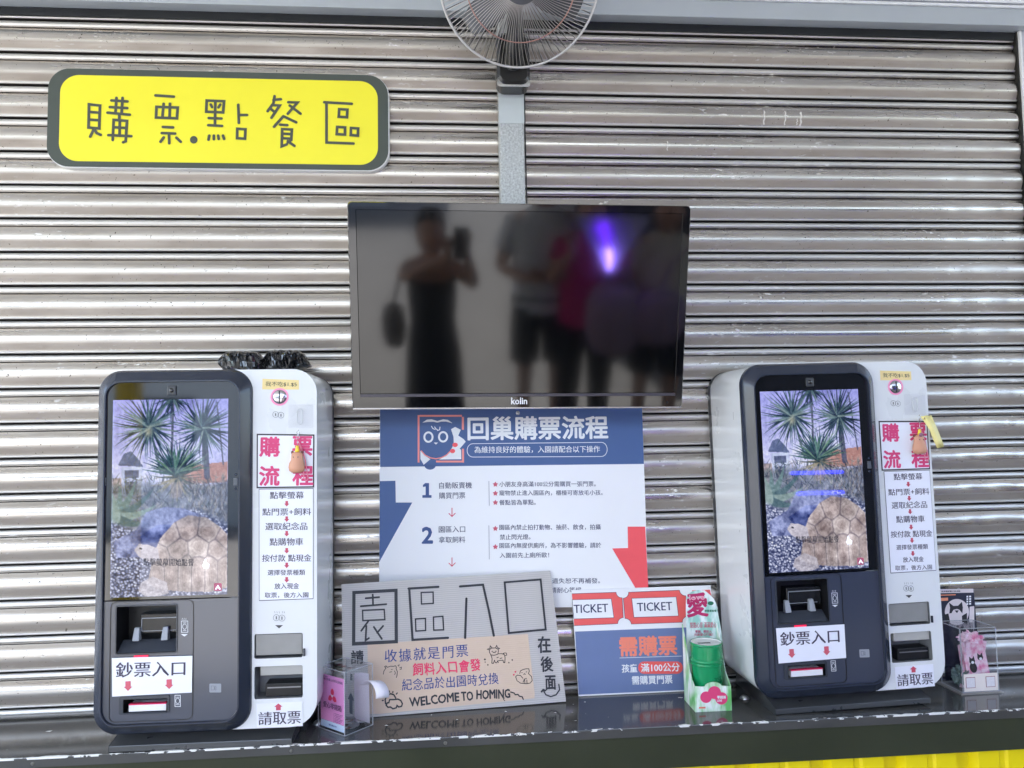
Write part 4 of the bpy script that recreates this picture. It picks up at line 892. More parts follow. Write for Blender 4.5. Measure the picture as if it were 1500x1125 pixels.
    q = MB(); L = rr(xa - .009, za - .003, xb + .004, zz_ + .006, .004, 3); q.loft([[(x, -PD, z_) for x, z_ in L], [(x, -PD - .003, z_) for x, z_ in L], [(x, -PD - .0032, z_) for x, z_ in slotH]]); q.build('outlet_rim', mat('rim_grey', (58, 62, 70)), so)
    # icons on the panel
    q = MB(); q_d = PD + .0005
    for (x, y, w2, h2) in ((718, 296, 24, 42), (666, 852, 20, 42)):
        q.mark()
        LF.stroke(q, [(x - w2, y - h2), (x + w2, y - h2), (x + w2, y + h2), (x - w2, y + h2)], .0012, q_d, zb, closed=True); LF.stroke(q, circ(x, y, 15, 12, 20), .0010, q_d, zb, closed=True)
        LF.stroke(q, [(x - 12, y - h2 + 14), (x + 12, y - h2 + 14)], .0010, q_d, zb); LF.stroke(q, [(x - 12, y + h2 - 14), (x + 12, y + h2 - 14)], .0010, q_d, zb)
    q.mark(); LF.poly(q, [(690, 352), (742, 352), (716, 370)], q_d, zb)
    for x in (702, 716, 730): LF.stroke(q, [(x, 232), (x - 3, 244)], .0008, q_d, zb)
    q.build('bill_icon', ink('icon_white', (226, 228, 232)), t)
    q = MB(); LF.poly(q, rr(775, 755, 840, 804, 5, 3), q_d, zz); pl_ = q.build('contactless_label', mat('label_grey', (150, 154, 162), .35), t)
    q = MB()
    for r_ in (8, 14): LF.stroke(q, circ(818, 780, r_, 8, r_, 120, 240), .0006, q_d + .0004, zz)
    LF.stroke(q, [(785, 768), (802, 768), (802, 790), (785, 790)], .0006, q_d + .0004, zz, closed=True); q.build('mark', ink('mark_dark', (60, 62, 70)), pl_)
    # notice over the bill slot
    q = MB(); LF.poly(q, [(163.8, 964), (281.8, 960.5), (281, 1014.5), (164.2, 1020.5)], PD + .0042); no = q.build('bill_notice', label_white, t); s2 = no.modifiers.new('paper', 'SOLIDIFY'); s2.thickness = .0004
    q = MB(); LF.text(q, '鈔票入口', 203, 722, 622, 606, 112, PD + .0047, zb, bold=.016); q.build('lettering', ink('notice_purple', (66, 58, 78)), no)
    q = MB()
    for x, y in ((294, 740), (602, 726)): q.mark(); LF.poly(q, [(x - 20, y - 34), (x + 20, y - 36), (x + 20, y + 6), (x + 33, y + 4), (x, y + 38), (x - 33, y + 6), (x - 20, y + 6)], PD + .0047, zb)
    q.build('arrow', ink('arrow_pink', (206, 92, 108)), no)
    # right strip: tape, coin slot, marks, papers
    zt = zm(370, 540, 6.25); z4_ = zm(370, 620, 458 / 110)
    q = MB(); LF.poly(q, [(90, 92), (425, 104), (425, 192), (88, 190)], .0006, zt); o = q.build('tape_note', mat('masking_tape', (236, 214, 150), .6, var=.06, scale=60), t)
    q = MB(); LF.text(q, '我不吃$1.$5', 118, 404, 140, 144, 44, .001, zt, bold=.004, wob=.03); q.build('lettering', ink('marker', (44, 46, 52)), o)
    cx, cz = U(409.7, 581.3); MR = lambda x, z_, y=0: Matrix.Translation((x, y, z_)) @ Matrix.Rotation(R(90), 4, 'X')
    q = MB(); q.lathe([(.0166, .0), (.0166, .0010), (.0205, .0010), (.0205, 0)], MR(cx, cz), 32); co = q.build('coin_slot', mat('pink_ring', (246, 150, 190), .4, emit=None), t)
    q = MB(); q.lathe([(0, .004), (.012, .0036), (.0158, .0015), (.0164, 0)], MR(cx, cz), 32); q.build('coin_plate', mat('coin_steel', (190, 190, 196), .18, 1., var=.1), co, smooth=True, angle=40)
    q = MB(); q.box((cx - .0013, -.0046, cz - .0135), (cx + .0013, -.0035, cz + .0135)); q.build('slit', pocket_m, co)
    q = MB()
    for x, y in ((211, 420), (260, 426)): LF.stroke(q, circ(x, y, 27, 16), .0007, .0006, zt, closed=True); LF.stroke(q, [(x, y - 8), (x, y + 10)], .0022, .0006, zt)
    for x, y in ((1143, 393), (1174, 395)): LF.stroke(q, circ(x, y, 17, 16), .0007, .0006, zz, closed=True); LF.stroke(q, [(x, y - 6), (x, y + 7)], .0022, .0006, zz)
    LF.poly(q, [(1136, 434), (1180, 434), (1158, 452)], .0006, zz)
    for x in (1134, 1146, 1158, 1176, 1186): LF.stroke(q, [(x, 358), (x + 2, 368)], .0006, .0006, zz)
    q.build('coin_icon', ink('icon_dark', (70, 70, 74)), t)
    q = MB(); LF.poly(q, [(330, 330), (556, 326), (556, 545), (328, 540)], .0010, zt); hk = q.build('hook', clear_mat('clear_film', (.95, .95, .96), .7, .08), t)
    q = MB(); hx, hz = U(439.8, 610)
    q.tube([(hx + .0065 * math.cos(R(a)), -.006, hz + (.011 if 0 < a < 180 else -.011) + .0065 * math.sin(R(a))) for a in range(0, 361, 20)], .0011, 6, False); q.build('loop', mat('clear_hook', (210, 212, 214), .1, var=.02), hk, smooth=True)
    q = MB(); LF.poly(q, [(25, 64), (377, 68), (375, 392), (24, 397)], .0008, z4_); p1 = q.build('steps_heading', ink('frame_dark', (52, 44, 50)), t)
    q = MB(); LF.poly(q, [(33, 73), (369, 77), (367, 384), (32, 388)], .0012, z4_); q.build('heading_paper', label_white, p1)
    q = MB()
    for ch, a, b_, y in (('購', 45, 163, 143), ('票', 245, 362, 140), ('流', 43, 162, 321), ('程', 246, 368, 319)): LF.text(q, ch, a, b_, y, y, 116, .0016, z4_, bold=.03)
    q.build('lettering', ink('magenta', (214, 62, 118)), p1)
    q = MB(); LF.poly(q, [(38, 400), (372, 396), (371, 1072), (39, 1084)], .0008, z4_); p2 = q.build('steps_notice', ink('frame_grey', (90, 88, 100)), t)
    q = MB(); LF.poly(q, [(41, 404), (369, 400), (368, 1068), (42, 1079)], .0012, z4_); q.build('notice_paper', label_white, p2)
    q = MB()
    for s_, a, b_, y, h in (('點擊螢幕', 106, 312, 439, 44), ('點門票+飼料', 60, 356, 540, 44), ('選取紀念品', 78, 334, 628, 46), ('點購物車', 104, 308, 723, 46), ('按付款 點現金', 58, 358, 822, 44), ('選擇發票種類', 92, 320, 910, 34), ('放入現金', 134, 283, 993, 36), ('取票，後方入園', 74, 340, 1048, 34)):
        LF.text(q, s_, a, b_, y + 1, y - 1, h, .0016, z4_, bold=.012)
    q.build('lettering', ink('notice_purple', (66, 58, 78)), p2)
    q = MB()
    for y in (490, 584, 673, 777, 866, 954): q.mark(); LF.poly(q, [(200, y - 16), (216, y - 16), (216, y), (224, y), (208, y + 18), (192, y), (200, y)], .0016, z4_)
    q.build('arrow', ink('arrow_red', (196, 78, 100)), p2)
    q = MB(); LF.poly(q, [(1034, 866), (1286, 853), (1288, 988), (1036, 999)], .0010, zz); p3 = q.build('ticket_notice', label_white, t); s3 = p3.modifiers.new('paper', 'SOLIDIFY'); s3.thickness = .0004
    q = MB(); LF.text(q, '請取票', 1045, 1276, 948, 938, 72, .0016, zz, bold=.014); q.build('lettering', ink('notice_purple', (66, 58, 78)), p3)
    q = MB(); x, y = 1154, 884; LF.poly(q, [(x - 13, y + 18), (x + 13, y + 17), (x + 13, y - 2), (x + 23, y - 2), (x, y - 20), (x - 23, y - 1), (x - 13, y - 1)], .0016, zz); q.build('arrow', ink('arrow_red', (196, 78, 100)), p3)
    # foot: folded steel plinth
    q = MB(); pf_ = [(-.012, -.0345), (-.012, -.022), (.075, -.0015), (.225, -.0015), (.225, -.0345)]
    xa, xb = .038, .435
    q.loft([[(xa, y, z_) for y, z_ in pf_], [(xb, y, z_) for y, z_ in pf_]]); q.poly([(xa, y, z_) for y, z_ in pf_]); q.poly([(xb, y, z_) for y, z_ in pf_][::-1])
    q.build('foot', mat('foot_steel', (92, 94, 96), .28, .6, var=.12, scale=20), t, bevel=.0012)
    for x in (.012, .47):
        q = MB(); q.lathe([(0, .012), (.007, .011), (.010, .006), (.012, 0), (.012, -.002)], Matrix.Translation((x, .11, -.0335)) @ Matrix.Scale(.55, 4, (0, 0, 1)), 16); q.build('bolt', mat('nail', (200, 200, 200), .3, .8), t, smooth=True)
    q = MB(); q.box((.04, .07, -.0345), (.45, .2, .004)); q.build('base', mat('base_black', (30, 30, 32), .5), t)
    return t
K1 = kiosk()
def copy_tree(o, parent=None):
    c = o.copy(); COL.objects.link(c)
    if parent: c.parent = parent
    for ch in list(o.children): copy_tree(ch, c)
    return c
K2 = copy_tree(K1); K2.matrix_world = RF.M
K2['label'] = 'white and black ticket kiosk showing its white side, beside the green donation can'
for k_ in K2.children_recursive:
    if k_.name.startswith('bolt') and k_.parent == K2: pass
# small scuffs along the white side of the right kiosk
q = MB(); rs = np.random.RandomState(5)
for k in range(11):
    y = rs.uniform(.01, .06); z_ = rs.uniform(.1, .7); h = rs.uniform(.002, .008) if k < 9 else .02
    q.poly([(-.0006, y, z_), (-.0006, y + .0012, z_), (-.0006, y + .0012, z_ + h), (-.0006, y, z_ + h)])
o = q.build('scuff', ink('scuff', (60, 60, 60)), K2)

# keyrings on the hooks
skin_c = mat('peach_silicone', (208, 152, 122), .45, var=.05, scale=20); duck = mat('duck_yellow', (246, 216, 60), .4); strap_p = mat('strap_pink', (226, 130, 150), .5)
def keyring(F, fx, fz, label, side):
    t = thing('keyring', label, 'keyring', F.M @ Matrix.Translation((fx, -.012, fz)) @ Matrix.Scale(.86, 4))
    # body: a sitting round animal figure, blunt head
    prof_ = [(0, -.0300), (.012, -.0295), (.0195, -.0245), (.0215, -.015), (.0195, -.004), (.0162, .004), (.0155, .012), (.0150, .019), (.012, .0235), (.006, .0255), (0, .026)]
    q = MB(); n_ = 24; rings = []
    for r, h in prof_:
        rings.append([(r * math.cos(2 * math.pi * k / n_) * 1.0 + (.002 if h > 0 else 0) * side, r * math.sin(2 * math.pi * k / n_) * .62 - (.003 if h > 0 else 0), h) for k in range(n_)])
    q.loft(rings); q.build('body', skin_c, t, smooth=True)
    for s_ in (-1, 1):
        q = MB(); q.lathe([(0, .005), (.003, .0035), (.004, 0), (.003, -.003), (0, -.004)], Matrix.Translation((s_ * .0125 + .002 * side, -.002, .024)), 12); q.build('ear', mat('ear_brown', (120, 70, 66), .5), t, smooth=True)
        q = MB(); q.lathe([(0, .002), (.0012, .001), (.0015, 0)], Matrix.Translation((s_ * .006, -.0125, .012)) @ Matrix.Rotation(R(90), 4, 'X'), 10); q.build('eye', ink('marker', (44, 46, 52)), t)
    q = MB(); q.lathe([(0, -.006), (.0055, -.004), (.0062, 0), (.0045, .003), (.0042, .006), (.0044, .009), (.003, .012), (0, .013)], Matrix.Translation((.002, -.002, .030)), 16); q.build('duck', duck, t, smooth=True)
    q = MB(); q.tube([(.002, -.002, .043), (.003, -.003, .052), (.004, -.002, .060)], .0008, 6); q.tube([(.004 + .004 * math.cos(R(a)), -.002, .064 + .004 * math.sin(R(a))) for a in range(0, 361, 30)], .0008, 6, False)
    q.tube([(.004, -.002, .067), (.001, -.002, .078), (.005, -.002, .084), (.008, -.002, .076), (.004, -.002, .068)], .0010, 6, False); q.build('clip', mat('clip_silver', (190, 190, 194), .2, .9), t, smooth=True)
    q = MB(); q.tube([(.006, .001, .050), (.012, .003, .036), (.021, .004, .006), (.027, .004, -.030), (.030, .004, -.046), (.024, .004, -.052), (.018, .004, -.044), (.0165, .004, -.01), (.011, .003, .03), (.006, .001, .050)], .0016, 6, False); q.build('strap', strap_p, t, smooth=True)
    return t
fx, fz = LF.uv(434.5, 676, .012)
keyring(LF, fx, fz, 'peach animal keyring with yellow duck and pink loop hanging on the left kiosk', 1)['group'] = 'keyrings'
fx, fz = LF.uv(434.5, 676, .012)
rx, rz = RF.uv(1346.5, 650, .012)
k2 = keyring(RF, rx, rz, 'peach animal keyring with pale yellow strap hanging on the right kiosk', -1); k2['group'] = 'keyrings'
q = MB(); zk = zm(1280, 530, 7.5)
a_ = [RF.uv(*zk(*p), .02) for p in ((512, 590), (598, 578), (770, 890), (760, 930), (690, 950), (650, 930))]; kM = Vector((rx, -.012, rz))
def kl(u, v, d): return ((u - rx) / .86, (-d + .012) / .86, (v - rz) / .86)
front = [RF.uv(*zk(*p), .024) for p in ((512, 596), (596, 580), (770, 880), (768, 925), (680, 952))]
L0 = [kl(*RF.uv(*zk(x, y), .022), .022 + dd) for x, y, dd in ((515, 600, 0), (600, 740, .004), (650, 880, .005), (690, 950, .003), (740, 925, -.004), (765, 900, -.006), (690, 760, -.006), (600, 600, -.003))]
L1 = [kl(*RF.uv(*zk(x + 78, y - 14), .022), .022 + dd) for x, y, dd in ((515, 600, 0), (600, 740, .004), (650, 880, .005), (680, 950, .003), (700, 925, -.004), (690, 890, -.006), (640, 760, -.006), (560, 600, -.003))]
q.loft([L0, L1], closed=False); o = q.build('yellow_strap', mat('strap_yellow', (240, 226, 150), .4, var=.05), k2, smooth=True); s4 = o.modifiers.new('t', 'SOLIDIFY'); s4.thickness = .0012
q = MB(); q.lathe([(0, .0015), (.0025, .0012), (.0035, 0)], Matrix.Translation(kl(*RF.uv(*zk(562, 620), .027), .0262)) @ Matrix.Rotation(R(90), 4, 'X'), 14); q.build('stud', mat('brass', (206, 190, 130), .25, .8), k2)
q = MB(); q.lathe([(0, .003), (.005, .002), (.0062, 0)], Matrix.Translation(kl(*RF.uv(*zk(518, 800), .024), .0235)) @ Matrix.Rotation(R(90), 4, 'X'), 16); q.build('nose', mat('nose_mauve', (150, 104, 124), .5), k2, smooth=True)

# crumpled black bag on the left kiosk
q = MB(); rings = []; nA, nX = 26, 54
BX0, BX1 = -.566, -.346
TOPX = [0, .04, .10, .20, .30, .42, .455, .48, .51, .54, .62, .75, .88, .93, 1.0]; TOPZ = [.030, .047, .054, .056, .055, .052, .044, .036, .040, .051, .056, .057, .055, .045, .020]
BOTX = [0, .03, .10, .86, .90, 1.0]; BOTZ = [.020, .010, 0, 0, .010, .016]
for i in range(nX):
    s_ = i / (nX - 1); x = BX0 + (BX1 - BX0) * s_
    top = np.interp(s_, TOPX, TOPZ) + .0035 * mnoise.noise(Vector((s_ * 30, 1, 0))); bot = np.interp(s_, BOTX, BOTZ); top = max(top, bot + .003)
    dep = .034 * min(1, .25 + s_ * 6) * min(1, .2 + (1 - s_) * 6) * (1 - .45 * math.exp(-((s_ - .48) / .04) ** 2)); L = []
    for k in range(nA):
        a = 2 * math.pi * k / nA; ca, sa = math.cos(a), math.sin(a); v = .5 + .5 * (abs(sa) ** .55) * (1 if sa > 0 else -1)
        slant = (.25 if s_ < .45 else -.9 + 1.6 * (s_ - .5)) * v
        f1 = 1 - 2.6 * abs(mnoise.noise(Vector((s_ * 10 + slant * 2.0, v * 1.1 + (4 if ca > 0 else 9), 2)))); f2 = 1 - 2.6 * abs(mnoise.noise(Vector((s_ * 22 + slant * 3, v * 2.4, 8 + (3 if ca > 0 else 0)))))
        calm = .35 if .36 < s_ < .47 else 1.0
        yy = dep * (abs(ca) ** .7) * (1 if ca > 0 else -1) + (1 if ca > 0 else -1) * abs(ca) ** .4 * calm * (.012 * f1 + .004 * f2)
        L.append((x + .003 * mnoise.noise(Vector((ca * 2, sa * 2, s_ * 20))), -.135 + yy, .8462 + bot + (top - bot) * v))
    rings.append(L)
q.loft(rings); q.poly(rings[0][::-1]); q.poly(rings[-1])
bag = tag(q.build('plastic_bag', mat('black_plastic', (12, 13, 18), .10, var=.1, spec=.8, bump=.12, bscale=70, coat=.3), world=(-.456, -.135, .846)), 'crumpled shiny black plastic bag lying on top of the left kiosk', 'bag')

# ================================================================== DONATION BOX, CAN, RIGHT BOX
acr = clear_mat('acrylic', (.96, .965, .97), 1.1, .03); acr_edge = clear_mat('acrylic_edge', (.8, .82, .83), 1.5, .1, .45, (225, 228, 232))
def acrylic_box(t, w_, d_, h_, th=.0025, e=.0016):
    q = MB()
    for a in ((0, 0, w_, th), (0, d_ - th, w_, d_), (0, th, th, d_ - th), (w_ - th, th, w_, d_ - th)): q.box((a[0], a[1], 0), (a[2], a[3], h_))
    q.box((th, th, h_ - .0025), (w_ - th, d_ - th, h_ - .0002)); q.box((th, th, .0003), (w_ - th, d_ - th, .003)); q.build('acrylic_case', acr, t)
    q = MB()
    for x, y in ((0, 0), (w_, 0), (0, d_), (w_, d_)): q.box((x - e / 2, y - e / 2, 0), (x + e / 2, y + e / 2, h_ + .0004))
    for z_ in (0, h_):
        for x0, y0, x1, y1 in ((e, -e / 2, w_ - e, e / 2), (e, d_ - e / 2, w_ - e, d_ + e / 2)): q.box((x0, y0, z_ - e / 2 + .0005), (x1, y1, z_ + e / 2))
        for x in (0, w_): q.box((x - e / 2, e, z_ - e / 2 + .0005), (x + e / 2, d_ - e, z_ + e / 2))
    q.build('polished_edges', acr_edge, t)
# box frame: local x runs along the pink front, local y to the back
ang = math.atan2(-.66, .71)                # direction from far left corner to near corner
dB = Vector((-.250, -.251, .0008)); fw_, fd_, fh_ = .0955, .0845, .142
DM = Matrix.Translation(dB - Vector((math.cos(ang), math.sin(ang), 0)) * fw_) @ Matrix.Rotation(ang, 4, 'Z')
db = thing('donation_box', 'clear acrylic coin donation box with pink front label on the counter', 'donation box', DM)
acrylic_box(db, fw_, fd_, fh_)
dF = Face(DM.translation, ang)
q = MB(); zd = zm(460, 940, 984 / 140)
c = [dF.uv(*zd(*p)) for p in ((78, 320), (292, 392), (285, 955), (78, 885))]
xa, xb, za, zb = .004, .0905, .004, .125
pinkl = mat('pink_label', (238, 158, 214), .35, var=.08, scale=8)
q = MB(); q.poly([(xa, .0040, za + .016), (xb, .0040, za + .016), (xb, .0040, zb), (xa, .0040, zb)]); pl = q.build('pink_label', pinkl, db)
q = MB(); q.poly([(xa, .0040, za), (xb, .0040, za), (xb, .0040, za + .0155), (xa, .0040, za + .0155)]); q.build('label_foot', mat('label_pale_blue', (206, 222, 246), .4), pl)
q = MB(); cx = (xa + xb) / 2; cz = .083
def fill2(mb, body, x0, x1, z0, z1, y, bold=.0):
    vs, fs = glyphs(body, 0.); X = [p[0] for p in vs]; Y = [p[1] for p in vs]; bd = bold * (z1 - z0); mb.mark()
    for i, sx in enumerate((0, bd, -bd) if bd else (0,)):
        mb.add([(x0 + sx + (x1 - x0) * (a - min(X)) / (max(X) - min(X)), y - i * .00003, z0 + (z1 - z0) * (b_ - min(Y)) / (max(Y) - min(Y))) for a, b_ in vs], fs)
def petal(mb, cx, cz, r, ang_, y):
    pts = []
    for k in range(13):
        t = k / 12; w2 = r * .42 * math.sin(math.pi * t) ** .8; pts.append((t * r * 1.25, w2))
    pts += [(p[0], -p[1]) for p in pts[::-1][1:-1]]
    mb.poly([(cx + p[0] * math.cos(ang_) - p[1] * math.sin(ang_), y, cz + p[0] * math.sin(ang_) + p[1] * math.cos(ang_)) for p in pts])
for k, a in enumerate((90, 215, 325)): petal(q, cx, cz - .004, .0145, R(a), .0035 - k * .0001)
q.build('petal_mark', ink('love_red', (226, 30, 84)), pl)
q = MB(); q.poly([(cx + p[0] * .0035, .0030, cz - .004 + p[1] * .0035) for p in ((0, -1), (1, .1), (.9, .8), (.45, 1), (0, .6), (-.45, 1), (-.9, .8), (-1, .1))]); q.build('heart_mark', ink('white_print', (238, 240, 242)), pl)
q = MB(); fill2(q, '愛心零錢箱', xa + .010, xb - .010, .049, .063, .0034, .02)
fill2(q, '感謝您的愛心支持公益捐款', xa + .006, xb - .006, .112, .118, .0034, .01); fill2(q, '讓愛循環', xa + .006, xa + .026, .119, .122, .0034, .01)
for k in range(6): fill2(q, '公益捐款專線', xb - .040, xb - .006 - .004 * (k % 3), .040 - k * .0036, .0425 - k * .0036, .0034)
q.build('lettering', ink('label_dark', (70, 40, 80)), pl)
q = MB(); fill2(q, '感謝您', cx - .014, cx + .016, .010, .014, .0034, .01); q.build('foot_lettering', ink('foot_blue', (40, 60, 150)), pl)
# rolled paper standing inside and curling out at the back
q = MB(); rows_ = []
for k in range(22):
    s_ = k / 21
    if s_ < .62: y_ = .008 + .070 * (s_ / .62); x_ = fw_ - .014 - .0 * s_ ; lift = 0
    else: u_ = (s_ - .62) / .38; y_ = .078 + .030 * u_; x_ = fw_ - .014 + .0; lift = u_
    rows_.append((x_, y_, lift))
sheet = [[(fw_ - .055 + .000 * s_, .080 - .0 * s_, .006), (fw_ - .055, .080, .118)] for s_ in (0, 1)]
q.loft([[(fw_ - .060, .0795, .006), (fw_ - .0565, .0785, .004), (fw_ - .030, .0792, .004), (fw_ - .005, .0798, .004)], [(fw_ - .060, .0790, .105), (fw_ - .0565, .0780, .112), (fw_ - .030, .0770, .118), (fw_ - .005, .0775, .120)]], closed=False)
q.build('inner_sheet', mat('sheet_white', (240, 236, 244), .5, var=.02), db, smooth=True)
q = MB(); L0, L1 = [], []
for k in range(15):
    a = R(150 - 165 * k / 14); rr3 = .030
    L0.append((fw_ + .012 + rr3 * math.cos(a), .058, .083 + rr3 * .95 * math.sin(a))); L1.append((fw_ + .020 + rr3 * math.cos(a), .092, .078 + rr3 * .9 * math.sin(a)))
q.loft([L0, L1], closed=False); o = q.build('curled_sheet', mat('sheet_white', (240, 236, 244)), db, smooth=True); s5 = o.modifiers.new('t', 'SOLIDIFY'); s5.thickness = .0004
q = MB(); q.poly([(fw_ - .078, .0788, .012), (fw_ - .066, .0788, .012), (fw_ - .066, .0788, .045), (fw_ - .060, .0788, .045), (fw_ - .072, .0788, .064), (fw_ - .084, .0788, .045), (fw_ - .078, .0788, .045)]); q.build('arrow', ink('arrow_grey', (92, 96, 104)), db)
q = MB(); fill2(q, '投幣', fw_ - .074, fw_ - .066, .092, .108, .0788, .02); q.build('arrow_lettering', ink('marker', (44, 46, 52)), db)
q = MB()
for k, cx_ in enumerate((.03, .05, .07)): fill2(q, '愛心', cx_ - .008, cx_ + .008, .0, .010, 0, .02)
vv = [(p[0], .030 + p[2] * 1.6, fh_ - .0030) for p in q.v]; q.v = vv; q.build('lid_lettering', ink('lid_red', (190, 80, 90)), db)
coin_m = [mat('coin_silver', (178, 174, 172), .3, .9, var=.15), mat('coin_bronze', (150, 112, 92), .35, .9, var=.15)]
coin0 = None
rs = np.random.RandomState(4)
for k in range(26):
    x, y = rs.uniform(.016, fw_ - .018), rs.uniform(.018, fd_ - .018); z_ = .0034 + rs.randint(0, 3) * .0021 + .002 * rs.rand()
    if coin0 is None:
        q = MB(); q.lathe([(0, 0), (.0125, 0), (.013, .0004), (.013, .0016), (.0125, .002), (.0112, .0017), (0, .0017)], None, 26); o = coin0 = q.build('coin', coin_m[0], None, smooth=True, angle=35)
    else: o = coin0.copy(); COL.objects.link(o)
    if k % 3 == 1:
        o.data = o.data.copy(); o.data.materials[0] = coin_m[1]
    o.matrix_world = DM @ Matrix.Translation((x, y, z_)) @ Matrix.Rotation(R(rs.uniform(-16, 16)), 4, 'X') @ Matrix.Rotation(R(rs.uniform(-16, 16)), 4, 'Y')
    tag(o, 'coins lying loose on the floor of the acrylic donation box', 'coin', 'coins in the donation box')

# green can in its printed carton
CX0, CX1, CY0, CY1 = .587, .6785, -.206, -.118
ca = thing('donation_carton', 'printed green and white donation carton with tall header card and pink heart', 'carton', ((CX0 + CX1) / 2, CY0, 0))
cw_ = ((CX0 + CX1) / 2, CY0, 0)
carton = bpy.data.materials.new('carton_print'); carton.use_nodes = True; n = carton.node_tree.nodes; l = carton.node_tree.links; b = n['Principled BSDF']; b.inputs['Roughness'].default_value = .35
tc = n.new('ShaderNodeTexCoord'); mp = n.new('ShaderNodeMapping'); mp.inputs['Scale'].default_value = (1, 1, .35); l.new(tc.outputs['Object'], mp.inputs[0]); ns = n.new('ShaderNodeTexNoise'); ns.inputs['Scale'].default_value = 42; ns.inputs['Detail'].default_value = 3; l.new(mp.outputs[0], ns.inputs['Vector'])
rp = n.new('ShaderNodeValToRGB'); rp.color_ramp.elements[0].position = .40; rp.color_ramp.elements[0].color = (*lin((238, 246, 240)), 1); rp.color_ramp.elements[1].position = .62; rp.color_ramp.elements[1].color = (*lin((112, 196, 110)), 1); l.new(ns.outputs['Fac'], rp.inputs[0]); l.new(rp.outputs[0], b.inputs['Base Color'])
carton2 = carton.copy(); carton2.name = 'header_print'; rp2 = carton2.node_tree.nodes['Color Ramp']; rp2.color_ramp.elements[0].color = (*lin((236, 244, 244)), 1); rp2.color_ramp.elements[0].position = .47; rp2.color_ramp.elements[1].color = (*lin((152, 206, 192)), 1)
q = MB()
hump = [(CX0, 0), (CX1, 0), (CX1, .058), (CX1 - .018, .060)] + [(CX1 - .045 + .022 * math.cos(R(a)), .058 + .012 * math.sin(R(a))) for a in range(10, 180, 20)] + [(CX0 + .018, .060), (CX0, .062)]
q.prism(hump, CY0, CY0 + .0015); q.build('front_panel', carton, ca, world=cw_)
for x, nm in ((CX0, 'side_panel'), (CX1 - .0015, 'side_panel')):
    q = MB(); sp_ = [(CY0 + .0017, 0), (CY1, 0), (CY1, .19), (CY1 - .03, .14), (CY0 + .035, .085), (CY0 + .0017, .06)]
    q.loft([[(x, y, z_) for y, z_ in sp_], [(x + .0015, y, z_) for y, z_ in sp_]]); q.poly([(x, y, z_) for y, z_ in sp_]); q.poly([(x + .0015, y, z_) for y, z_ in sp_]); q.build(nm, carton, ca, world=cw_)
bf = Face((.0, CY1 + .002, 0), 0, R(3))
zc = zm(990, 860, 592 / 100)
card = [bf.uv(*zc(*p)) for p in ((95, 470), (88, 200), (90, 90), (110, 60), (150, 35), (200, 25), (250, 28), (300, 70), (330, 100), (352, 150), (372, 260), (395, 380), (405, 480))]
q = MB(); pts = [(CX0 + .001, 0), (CX1 + .006, 0), (CX1 + .006, .12)] + card[::-1]
k_ = [tuple(bf.o + bf.a * u + bf.b * v) for u, v in pts]; k2_ = [tuple(Vector(p) - bf.n * .0015) for p in k_]
q.loft([k_, k2_]); q.poly(k_); q.poly(k2_[::-1]); q.build('header_card', carton2, ca, world=cw_)
def on(F, mb): mb.v = [tuple(F.M @ Vector(p)) for p in mb.v]; return mb
q = MB(); bf.text(q, '愛', 98, 272, 160, 150, 200, .0006, zc, bold=.03, wob=.015); on(bf, q).build('header_emblem', ink('love_maroon', (184, 38, 96)), ca, world=cw_)
q = MB(); bf.text(q, 'love', 118, 246, 92, 84, 44, .0016, zc, bold=.03); on(bf, q).build('emblem_lettering', ink('love_pink', (240, 170, 190)), ca, world=cw_)
q = MB(); bf.text(q, '點點心意 滿滿愛心', 125, 352, 330, 326, 50, .0006, zc, bold=.01); bf.text(q, '零錢．輕投入', 168, 310, 386, 384, 24, .0006, zc, bold=.02); bf.text(q, '共創愛心行動！', 160, 322, 413, 411, 24, .0006, zc, bold=.02); on(bf, q).build('header_lettering', ink('rose', (196, 96, 118)), ca, world=cw_)
q = MB(); bf.poly(q, circ(302, 140, 26, 18, 17), .0006, zc); bf.text(q, 'iHOME', 255, 345, 182, 180, 18, .0006, zc, bold=.02) if False else None; bf.text(q, '慈善基金會', 250, 352, 206, 204, 20, .0006, zc, bold=.02); on(bf, q).build('foundation_mark', ink('deep_green', (24, 110, 78)), ca, world=cw_)
ff = Face((0, CY0, 0))
q = MB(); zc2 = zc
for cx_, cy_, r_ in ((262, 955, 50), (335, 915, 56), (395, 965, 54)):
    ff.poly(q, circ(cx_, cy_, r_, 26), .0006 + .0001 * len(q.f), zc)
on(ff, q).build('heart_print', ink('heart_pink', (226, 70, 122)), ca, world=cw_)
q = MB(); ff.poly(q, [(255, 912), (345, 912), (345, 1000), (255, 1000)], .0012, zc); ff.text(q, '零錢捐', 358, 432, 955, 955, 26, .0012, zc, bold=.03); ff.text(q, 'LOVE', 358, 400, 985, 985, 18, .0012, zc, bold=.03); on(ff, q).build('white_print', ink('white_print', (238, 240, 242)), ca, world=cw_)
q = MB(); ff.poly(q, [(200, 1040), (258, 1038), (258, 1052), (200, 1054)], .0008, zc); on(ff, q).build('orange_tab', ink('orange', (244, 138, 112)), ca, world=cw_)
canM = Matrix.Translation((.6335, -.163, .002))
cn = thing('donation_can', 'translucent green plastic can with ribbed waist standing in the printed carton', 'can', canM)
green = mat('green_plastic', (34, 190, 122), .14, var=.06, spec=.7, coat=.5)
gb_ = green.node_tree.nodes['Principled BSDF']; gb_.inputs['Transmission Weight'].default_value = .5; gb_.inputs['IOR'].default_value = 1.3
